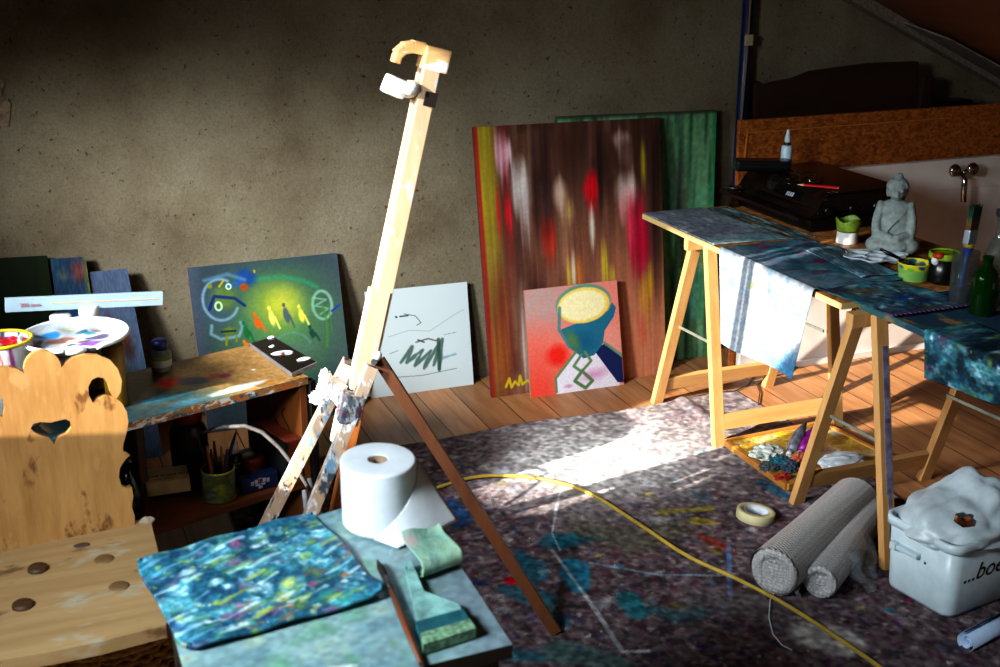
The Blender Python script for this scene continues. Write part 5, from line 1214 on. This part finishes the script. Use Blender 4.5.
# tall glass with a wide brush
jq = V(2.425, 2.64, BZ)
JG = thing('brush_glass', jq, 'tall clear glass holding a wide brush left of the green bottle', 'glass')
obj('glass', MB().lathe([(0, 0), (.031, 0), (.034, .004), (.036, .15), (.034, .15), (.0315, .006), (0, .006)], jq, 32), CLEAR, JG)
obj('water', MB().lathe([(0, .0065), (.0310, .0065), (.0318, .05), (0, .05)], jq, 28), glass('cloudy_water', (.52, .5, .46), .2, 1.33), JG)
wv = V(.10, .02, 1).normalized(); w0 = jq+V(-.008, 0, .012); sd = V(-.4, -1, .0)
WB = thing('wide_brush', w0, 'wide brush with blue handle, metal ferrule and green bristles, bristles up in glass', 'brush')
obj('handle', MB().tube([w0, w0+wv*.04, w0+wv*.10, w0+wv*.150], [.006, .011, .010, .013], 10), plain('blue_handle', (.12, .20, .46), .4, var=.3), WB)
obj('yellow_band', MB().tube([w0+wv*.148, w0+wv*.160], .0145, 12), plain('yellow_band', (.62, .54, .10), .5), WB)
obj('ferrule', MB().beam(w0+wv*.158, w0+wv*.198, .044, .018, (-.35, 1, 0), .003), plain('bright_ferrule', (.66, .70, .76), .3, .5), WB)
brz = MB()
for i in range(9):
    for j in range(3):
        off = V(.35, -1, 0).normalized().cross(wv)*((i-4)*.0048)+V(.35, -1, 0).normalized()*((j-1)*.005)
        brz.tube([w0+wv*.196+off, w0+wv*.23+off*1.1, w0+wv*(.262+.008*random.random())+off*1.22], [.003, .003, .0012], 5)
m, nt, b = newmat('green_tipped_bristle')
v0 = coords(nt); sx_ = N(nt, 'ShaderNodeSeparateXYZ'); nt.links.new(v0, sx_.inputs[0])
mr = N(nt, 'ShaderNodeMapRange'); mr.inputs[1].default_value = .025; mr.inputs[2].default_value = .045; nt.links.new(sx_.outputs[2], mr.inputs[0])
nt.links.new(mixc(nt, mr.outputs[0], rgb((.50, .36, .18)), rgb((.14, .30, .22))), b.inputs['Base Color']); b.inputs['Roughness'].default_value = .8
obj('bristles', brz, m, WB)
# bottles at the right edge
gq = V(2.415, 2.545, BZ)
bottle('green_bottle', 'green glass bottle at the right end of the table', 'bottle', gq, [(0, 0), (.034, 0), (.0365, .004), (.0365, .098), (.028, .118), (.014, .134), (.013, .150), (.0145, .152), (.0145, .160), (.011, .160), (.0105, .135), (.025, .114), (.0335, .096), (.0335, .006), (0, .006)], glass('green_glass', (.16, .60, .12), .05, 1.45, .45), None, None, fill=[(0, .0065), (.0325, .0065), (.0325, .095), (.015, .116), (0, .117)], fillmat=plain('green_liquid', (.04, .13, .02), .2, var=.5, scale=18))
cq2 = V(2.475, 2.575, BZ)
bottle('clear_bottle', 'tall clear glass bottle with a long neck behind the green bottle', 'bottle', cq2, [(0, 0), (.034, 0), (.036, .004), (.036, .15), (.026, .185), (.014, .205), (.013, .25), (.016, .252), (.016, .262), (.0125, .262), (.0115, .206), (.024, .183), (.0335, .148), (.0335, .006), (0, .006)], CLEAR,
       [(.0115, .255), (.018, .262), (.018, .276), (.010, .280), (0, .280)], plain('grey_stopper', (.35, .35, .36), .3, .6))
rq = V(2.405, 2.405, BZ)
RG = thing('tall_glass', rq, 'tall clear glass with a wooden stick at the right picture edge', 'glass')
obj('glass', MB().lathe([(0, 0), (.034, 0), (.037, .004), (.040, .16), (.038, .16), (.0345, .006), (0, .006)], rq, 32), CLEAR, RG)
tag(obj('wooden_stick', MB().tube([rq+V(-.028, -.008, .012), rq+V(.030, .01, .20)], .004, 8), W_PALE), 'thin wooden stick standing in the tall glass at the right edge', 'stick')

# ================================================================== FLOOR THINGS
# palette board under the trestles
q4 = [V(2.175, 3.030, 0), V(2.620, 3.075, 0), V(2.585, 3.425, 0), V(2.180, 3.405, 0)]
PB = thing('palette_board', sum(q4, V(0, 0, 0))/4, 'yellow smeared wooden tray board under the trestles, heaped with paint', 'palette board')
p = Paint(150, 130, (.62, .46, .18), 71, 1.1)
p.mix((p.noise(6, 6, 3)-.35)*3, (.74, .62, .16)); p.mix((p.noise(7, 7, 3)-.45)*3, (.70, .72, .70)); p.ell(.40, .55, .20, .14, (.78, .80, .78), .9, .5, .3, .4); p.ell(.52, .45, .16, .12, (.18, .42, .50), .9, .5, 0, .5); p.ell(.5, .30, .12, .08, (.34, .38, .42), .9, .5, 0, .5); p.ell(.45, .18, .10, .05, (.60, .16, .10), .9, .5, 0, .4); p.ell(.62, .42, .12, .12, (.40, .3, .34), .8, .6, 0, .5); p.ell(.2, .5, .14, .2, (.72, .60, .10), .9, .5, 0, .3); p.ell(.62, .2, .12, .08, (.72, .60, .14), .9, .5, 0, .3); p.speck(90, .008, .03, [(.8, .8, .78), (.2, .4, .46), (.6, .2, .2), (.7, .6, .1), (.3, .3, .34)], .7); p.grain(.2)
PBZ = .032
obj('painted_face', p.grid('painted_face', bilerp(*[V(q.x, q.y, PBZ) for q in (q4[0], q4[1], q4[3], q4[2])])), MGLOSS, PB)
obj('board', MB().prism([(q.x, q.y) for q in q4], [], lambda x, y: V(x, y, PBZ-.001), lambda x, y: V(x, y, .010)), wood('ochre_board', (.62, .40, .16), (.76, .54, .26), 'x'), PB)
fr = MB()
for a, b2 in zip(q4, q4[1:]+q4[:1]): fr.beam(V(a.x, a.y, .026), V(b2.x, b2.y, .026), .018, .022, (0, 0, 1))
obj('edge_strip', fr, wood('ochre_strip', (.62, .38, .14), (.78, .54, .24), 'x'), PB)
def lump(name, lb, cat, u, v, r, col, seed, rough=.6, h=0., amt=.7, grp=None):
    q = PZ(u, v, PBZ+r[2]*.6+h)
    return crumple(name, lb, cat, q, r, seed, plain(name+'_paint%d' % seed, col, rough, var=.3, scale=40, bmp=.6), .75)
lump('rag', 'crumpled white rag lying on the left half of the palette board', 'rag', 766, 452, (.055, .04, .024), (.80, .82, .78), 3)
lump('paint_lump', 'teal paint lump in the middle of the palette board', 'paint lump', 781, 462, (.035, .03, .018), (.14, .42, .50), 4)
lump('paint_lump', 'dark slate paint lump right of the teal one', 'paint lump', 790, 467, (.030, .025, .02), (.22, .28, .36), 5)
lump('paint_lump', 'grey green paint lump in front of the teal one', 'paint lump', 769, 467, (.032, .025, .014), (.34, .38, .38), 6)
lump('paint_lump', 'salmon pink paint lump beside the magenta tube', 'paint lump', 800, 459, (.030, .028, .022), (.78, .42, .30), 7)
lump('paint_lump', 'small red paint lump at the front of the palette board', 'paint lump', 783, 477, (.028, .018, .012), (.66, .18, .12), 8)
for k, (u0, v0, u1, v1, col, lb) in enumerate(((790, 452, 806, 422, (.46, .46, .50), 'crumpled silver grey paint tube leaning up on the palette board'), (801, 452, 816, 425, (.56, .12, .52), 'magenta paint tube leaning up beside the silver one'))):
    a = PZ(u0, v0, PBZ+.02); b2 = PY(u1, v1, a.y+.06)
    t = thing('paint_tube', a, lb, 'paint tube')
    M_ = MB().tube([a, a.lerp(b2, .2), a.lerp(b2, .6), b2], [.013, .020, .020, .004], 12)
    obj('tube', M_, plain('tube_skin%d' % k, col, .4, .2, .5, 50, .6), t)
    obj('cap', MB().tube([a, a-(b2-a).normalized()*.014], .010, 10), WHITE_PL, t)
# crumpled white bag on the board's right
q = PZ(842, 461, PBZ+.02)
crumple('crumpled_bag', 'crumpled white plastic bag on the right half of the palette board', 'bag', q, (.085, .055, .022), 5, plain('crumpled_white', (.76, .80, .82), .4, var=.1))

# masking tape
tq = PZ(755.5, 516, .014)
tm = Matrix.Rotation(R(7), 3, 'Y')
TP = thing('masking_tape', tq-V(0, 0, .012), 'roll of cream masking tape lying on the drop cloth', 'tape')
tcen = tq+V(0, 0, .006)
obj('tape_roll', MB().lathe([(.0385, -.0145), (.057, -.0145), (.0585, -.013), (.0585, .013), (.057, .0145), (.0385, .0145)], tcen, 48, tm, close=True), plain('cream_tape', (.76, .72, .55), .7, var=.06), TP)
obj('core', MB().lathe([(.036, -.0145), (.0385, -.0145), (.0385, .0145), (.036, .0145)], tcen, 40, tm, close=True), plain('white_core', (.78, .80, .82), .7), TP)

# bubble wrap rolls
m, nt, b = newmat('bubble_wrap')
v0 = coords(nt); vo = N(nt, 'ShaderNodeTexVoronoi'); vo.inputs['Scale'].default_value = 110; vo.feature = 'F1'; nt.links.new(v0, vo.inputs['Vector'])
vo.inputs['Randomness'].default_value = .25
nt.links.new(ramp(nt, vo.outputs['Distance'], [(.1, (.82, .80, .79)), (.6, (.68, .67, .67))]), b.inputs['Base Color'])
b.inputs['Roughness'].default_value = .3; b.inputs['Transmission Weight'].default_value = .12; b.inputs['Specular IOR Level'].default_value = .6; b.inputs['IOR'].default_value = 1.3
bump(nt, b, vo.outputs['Distance'], .8, .006)
BWM = m
m, nt, b = newmat('clear_film')
b.inputs['Base Color'].default_value = rgb((.66, .68, .70)); b.inputs['Roughness'].default_value = .25; b.inputs['Alpha'].default_value = .34
bump(nt, b, noise(nt, coords(nt), 30, 4), .8, .01)
FILM = m
def wraproll(lb, c0, c1, r, loops):
    c0, c1 = Vector(c0), Vector(c1); ax = (c1-c0).normalized(); sidev = ax.cross(V(0, 0, 1)).normalized()
    t = thing('bubble_wrap_roll', V(c0.x, c0.y, 0), lb, 'bubble wrap', 'bubble wrap rolls on the floor')
    b_ = MB(); nn, na = 30, 26
    prev = None
    for i in range(nn+1):
        f_ = i/nn; c = c0.lerp(c1, f_); ring = []
        for k in range(na):
            a = 2*math.pi*k/na; rr_ = r*(1+.02*math.sin(3*a+f_*5)+.015*math.sin(7*f_+a))
            ring.append(b_.b.verts.new(c+sidev*math.cos(a)*rr_+V(0, 0, 1)*math.sin(a)*rr_*.96))
        if prev:
            for k in range(na):
                f2 = b_.b.faces.new((prev[k], prev[(k+1) % na], ring[(k+1) % na], ring[k])); f2.smooth = True
        prev = ring
    for e_, s0 in ((0, -1), (1, 1)):
        pass
    obj('outer_layer', b_, BWM, t)
    for c_, sg in ((c0, -1), (c1, 1)):
        M3 = Matrix((sidev, V(0, 0, 1), ax*sg)).transposed()
        obj('rolled_end', MB().lathe([(r*.97, -.004), (r*.86, .006), (r*.55, .002), (r*.5, -.006), (r*.2, .004), (0, .002)], c_, 26, M3), BWM, t)
    return t
_n, _f = PZ(774, 572, .072), PZ(855, 499, .072)
wraproll('thick roll of grey bubble wrap on the floor, left of its thinner twin', _n, _f, .072, 4)
_n2, _f2 = PZ(820, 582, .052), PZ(878, 503, .052)
wraproll('thinner whitish roll of bubble wrap with its end facing the camera', _n2, _f2, .050, 3)
p = Paint(40, 40, (.7, .7, .7))
w4 = [PZ(*q, .05) for q in ((842, 560), (878, 500))]
def flp(U, V_):
    a = PZ(846, 556, .085); b_ = PZ(868, 520, .09); c_ = PZ(866, 600, .012); d_ = PZ(879, 575, .012)
    X, Y, Z = bilerp(c_, d_, a, b_)(U, V_)
    return X+.01*np.sin(V_*9+U*4), Y+.008*np.sin(U*11+V_*3), Z+.010*np.sin(U*9+V_*7)*np.sin(V_*math.pi)
tag(obj('clear_film_sheet', p.grid('clear_film_sheet', flp), FILM), 'loose flap of clear plastic film hanging from the thinner wrap roll', 'plastic film')
def flp2(U, V_):
    c_ = PZ(748, 578, .012); d_ = PZ(800, 598, .012); a = PZ(763, 560, .06); b_ = PZ(805, 580, .06)
    X, Y, Z = bilerp(c_, d_, a, b_)(U, V_)
    return X+.012*np.sin(V_*6+U*9), Y+.01*np.sin(U*13), Z+.008*np.sin(U*16+V_*5)
tag(obj('clear_film_sheet', p.grid('clear_film_sheet', flp2), FILM), 'crinkled clear plastic film at the near end of the thick wrap roll', 'plastic film')
tag(obj('thread', MB().tube([PZ(*q, .012) for q in ((775, 592), (770, 600), (769, 618), (773, 634), (782, 645), (792, 650))], .0018, 6), WHITE_PL), 'thin white loop of thread on the felt below the wrap rolls', 'thread')

# yellow cable
pts = [PZ(*q, .014) for q in ((330, 530), (385, 505), (425, 492), (445, 485), (470, 477), (495, 475), (520, 476), (545, 479), (570, 485), (590, 493), (606, 502), (625, 515), (650, 531), (675, 549), (700, 563), (725, 573), (745, 583), (775, 598), (805, 616), (835, 636), (860, 653), (890, 674), (930, 705))]
cur = bpy.data.curves.new('yc', 'CURVE'); cur.dimensions = '3D'; s2 = cur.splines.new('NURBS'); s2.points.add(len(pts)-1); s2.order_u = 4; s2.use_endpoint_u = True
for q, w in zip(s2.points, pts): q.co = (*w, 1)
cur.bevel_depth = .0058; cur.bevel_resolution = 3; cur.resolution_u = 6
tt_ = bpy.data.objects.new('tmp', cur); C.objects.link(tt_)
me = bpy.data.meshes.new_from_object(tt_.evaluated_get(bpy.context.evaluated_depsgraph_get())); bpy.data.objects.remove(tt_)
me.materials.clear()
tag(obj('yellow_cable', me, plain('yellow_rubber', (.72, .61, .24), .5, var=.1)), 'yellow cable curving across the felt drop cloth', 'cable')
# thin wires under the far trestle
for k, (l, lb) in enumerate((([(690, 397), (712, 393), (735, 391), (748, 385), (757, 370), (763, 352)], 'thin dark wire lying under the hanging cloth, left of the looped one'), ([(758, 405), (760, 392), (757, 385), (768, 378), (790, 372), (800, 362)], 'thin dark looped wire on the boards inside the far trestle'))):
    tag(obj('thin_wire', MB().tube([PZ(*q, .006) for q in l], .0026, 6), plain('dark_wire%d' % k, (.22, .15, .10), .5)), lb, 'wire')

# white bucket with bag
bw, bd, bh = .130, .118, .212
BKM = Matrix.Rotation(R(9), 3, 'Z')
BC = V(2.137, 2.236, .010)+BKM @ V(bw*.90-.008, bd*.90-.008, 0)
BK = thing('bucket', BC, 'white square plastic bucket with dark lettering in the lower right corner', 'bucket')
def rrect(w, d, r, z, n=6):
    out = []
    for cx, cy, a0 in ((w-r, d-r, 0), (-w+r, d-r, 90), (-w+r, -d+r, 180), (w-r, -d+r, 270)):
        for k in range(n+1): a = R(a0+90*k/n); out.append(BC+BKM @ V(cx+r*math.cos(a), cy+r*math.sin(a), z))
    return out
def shell(loops, mat, name, parent, cap0=True):
    b_ = MB(); prev = None
    for l in loops:
        ring = [b_.b.verts.new(q) for q in l]
        if prev:
            for k in range(len(ring)):
                f_ = b_.b.faces.new((prev[k], prev[(k+1) % len(ring)], ring[(k+1) % len(ring)], ring[k])); f_.smooth = True
        elif cap0: b_.b.faces.new(ring)
        prev = ring
    return obj(name, b_, mat, parent)
BPL = plain('white_bucket_plastic', (.74, .80, .82), .35, var=.05)
shell([rrect(bw*.90, bd*.90, .030, 0), rrect(bw*.93, bd*.93, .032, .01), rrect(bw, bd, .034, bh), rrect(bw-.004, bd-.004, .032, bh), rrect(bw*.9-.004, bd*.9-.004, .03, .012)], BPL, 'body', BK)
shell([rrect(bw+.002, bd+.002, .035, bh-.022), rrect(bw+.008, bd+.008, .038, bh-.020), rrect(bw+.008, bd+.008, .038, bh+.004), rrect(bw-.002, bd-.002, .033, bh+.006), rrect(bw-.004, bd-.004, .032, bh-.01)], BPL, 'rim', BK, False)
obj('handle_lug', MB().box(BC+BKM @ V(-bw-.004, .03, bh*.66), (.020, .075, .014), BKM, .005).box(BC+BKM @ V(-bw-.010, .072, bh*.66), (.018, .02, .022), BKM, .005), BPL, BK)
obj('rivet', MB().blob(BC+BKM @ V(-bw*.97, -.022, bh*.60), (.003, .004, .004)), plain('dark_rivet', (.12, .14, .18), .5), BK)
fx_ = BKM @ V(1, 0, 0); tl2 = (bw*.90, bw)
tilt = math.atan2(bd*.10, bh)
upv = (V(0, 0, 1)*math.cos(tilt)+BKM @ V(0, -1, 0)*math.sin(tilt))
yo_ = bd*(.90+.10*.50)+.0012
me = text_mesh('...boe', .070, frame(BC+BKM @ V(-.085, -yo_, bh*.46), fx_, upv, fx_.cross(upv)), .25)
obj('lettering', me, plain('black_print', (.03, .03, .035), .6), BK)
# translucent bag stuffed into the bucket
m, nt, b = newmat('thin_white_plastic')
n1 = noise(nt, coords(nt), 16, 4)
nt.links.new(ramp(nt, n1, [(.3, (.64, .70, .72)), (.7, (.78, .82, .84))]), b.inputs['Base Color']); b.inputs['Roughness'].default_value = .35; b.inputs['Alpha'].default_value = .93
bump(nt, b, noise(nt, coords(nt), 14, 2, .5), .5, .01)
def bagmesh():
    b_ = MB(); t = bmesh.new(); bmesh.ops.create_icosphere(t, subdivisions=5, radius=1)
    rn = np.random.default_rng(9); dirs = rn.normal(size=(16, 3)); dirs /= np.linalg.norm(dirs, axis=1)[:, None]; ph = rn.random(16)*6; fq_ = 2.5+6*rn.random(16)
    kill = []
    for v in t.verts:
        n = np.array(v.co); s = sum(abs(math.sin(fq_[i]*n.dot(dirs[i])+ph[i])) for i in range(16))/16
        v.co *= 1+.26*(s-.64)*2
        x, y, z = v.co
        # rises to a peak at the right, drapes to the rim at the left
        if z > 0: z = z*(.55+.75*max(0, x))
        if z < 0: z *= .25
        sx = .142-.014*max(0, z); v.co = V(x*(sx+.012)+.020*max(0, z), y*.138, z*.155)
    # torn hole at the front left
    for v in t.verts:
        if (v.co-V(-.052, -.070, .052)).length < .021: kill.append(v)
    bmesh.ops.delete(t, geom=kill, context='VERTS')
    for f_ in t.faces: f_.smooth = True
    bmesh.ops.transform(t, matrix=BKM.to_4x4(), verts=t.verts); bmesh.ops.translate(t, vec=BC+V(0, 0, bh-.012), verts=t.verts)
    return b_.join(t)
tag(obj('plastic_bag', bagmesh(), m), 'torn translucent white plastic bag stuffed into the white bucket', 'bag')
tag(obj('paper_scrap', MB().box(BC+BKM @ V(-.045, -.045, bh+.022), (.06, .03, .028), Matrix.Rotation(R(35), 3, 'Y'), .004).box(BC+BKM @ V(-.022, -.052, bh+.016), (.03, .02, .03), Matrix.Rotation(R(-20), 3, 'Y'), .003), plain('brown_card', (.58, .32, .18), .7, var=.4, scale=30)), 'brown cardboard scrap showing through the hole in the plastic bag', 'scrap')

# rolled paper in the corner
a, b2 = V(2.060, 2.085, .030), V(2.42, 2.20, .030)
a = PZ(966, 643, .026); b2 = PZ(1032, 608, .026)
ax = (b2-a).normalized(); sv = ax.cross(V(0, 0, 1)).normalized()
RP = thing('rolled_paper', V(a.x, a.y, .01), 'rolled white poster with a dark edge line lying in the lower right corner', 'roll')
b_ = MB(); prev = None
prof = [(.0270-.0011*k/6*2, 2*math.pi*k/24+1.9) for k in range(0, 56)]
for f_ in (0, 1):
    ring = [b_.b.verts.new(a.lerp(b2, f_)+(sv*math.cos(t_)+V(0, 0, 1)*math.sin(t_))*r_) for r_, t_ in prof]
    if prev:
        for k in range(len(ring)-1): fc = b_.b.faces.new((prev[k], prev[k+1], ring[k+1], ring[k])); fc.smooth = True
    prev = ring
o = obj('paper', b_, plain('poster_white', (.66, .74, .84), .6, var=.08), RP); solid(o, .0008, 0)
e = MB(); r_, t_ = prof[0]; k0 = (sv*math.cos(t_)+V(0, 0, 1)*math.sin(t_))*(r_+.0008)
e.tube([a+k0, a.lerp(b2, .3)+k0+V(0, 0, .001), b2+k0], .0016, 6)
obj('edge_line', e, plain('navy_line', (.10, .10, .28), .6), RP)

# ================================================================== CAMERA, LIGHT
cam = bpy.data.cameras.new('camera'); co = bpy.data.objects.new('camera', cam); C.objects.link(co)
M = Matrix((RT, UP, -FW)).transposed().to_4x4(); M.translation = O; co.matrix_world = M
cam.sensor_width = 36; cam.lens = CF*36/1000; cam.clip_start = .05
cam.dof.use_dof = True; cam.dof.focus_distance = 4.1; cam.dof.aperture_fstop = 6.3
SC.camera = co

def aim(o, d): o.rotation_euler = Vector(d).to_track_quat('-Z', 'Y').to_euler()
sa_, se_ = R(17), R(22)
sun = bpy.data.lights.new('sun', 'SUN'); sun.energy = 13.5; sun.angle = R(.5); sun.color = (1., .93, .82)
so_ = bpy.data.objects.new('sun', sun); C.objects.link(so_); so_.location = (-6, -1, 4); aim(so_, (math.cos(sa_)*math.cos(se_), math.sin(sa_)*math.cos(se_), -math.sin(se_)))
# sky light from the window on the left, as a soft lamp in the opening
def spot(name, loc, at, power, size, radius, col, sc=1.):
    l = bpy.data.lights.new(name, 'SPOT'); l.energy = power; l.shadow_soft_size = radius; l.spot_size = R(size); l.spot_blend = 1.; l.color = col
    o = bpy.data.objects.new(name, l); C.objects.link(o); o.location = loc; aim(o, Vector(at)-Vector(loc)); o.scale = (1, sc, 1)
spot('window_sky', (-1.05, 2.45, 1.70), (1.85, 4.1, .22), 740, 74, .22, (.90, .96, 1.), .40)
spot('foreground_fill', (-1.05, 1.15, 1.95), (1.2, 2.0, .4), 330, 104, .30, (.82, .93, 1.))  # added fill lamp that brightens the foreground; no window stands here
w = bpy.data.worlds.new('room_air'); SC.world = w; w.use_nodes = True
w.node_tree.nodes['Background'].inputs[0].default_value = (.75, .85, 1., 1); w.node_tree.nodes['Background'].inputs[1].default_value = .085
SC.view_settings.view_transform = 'Standard'; SC.view_settings.look = 'Medium High Contrast'; SC.view_settings.exposure = 0
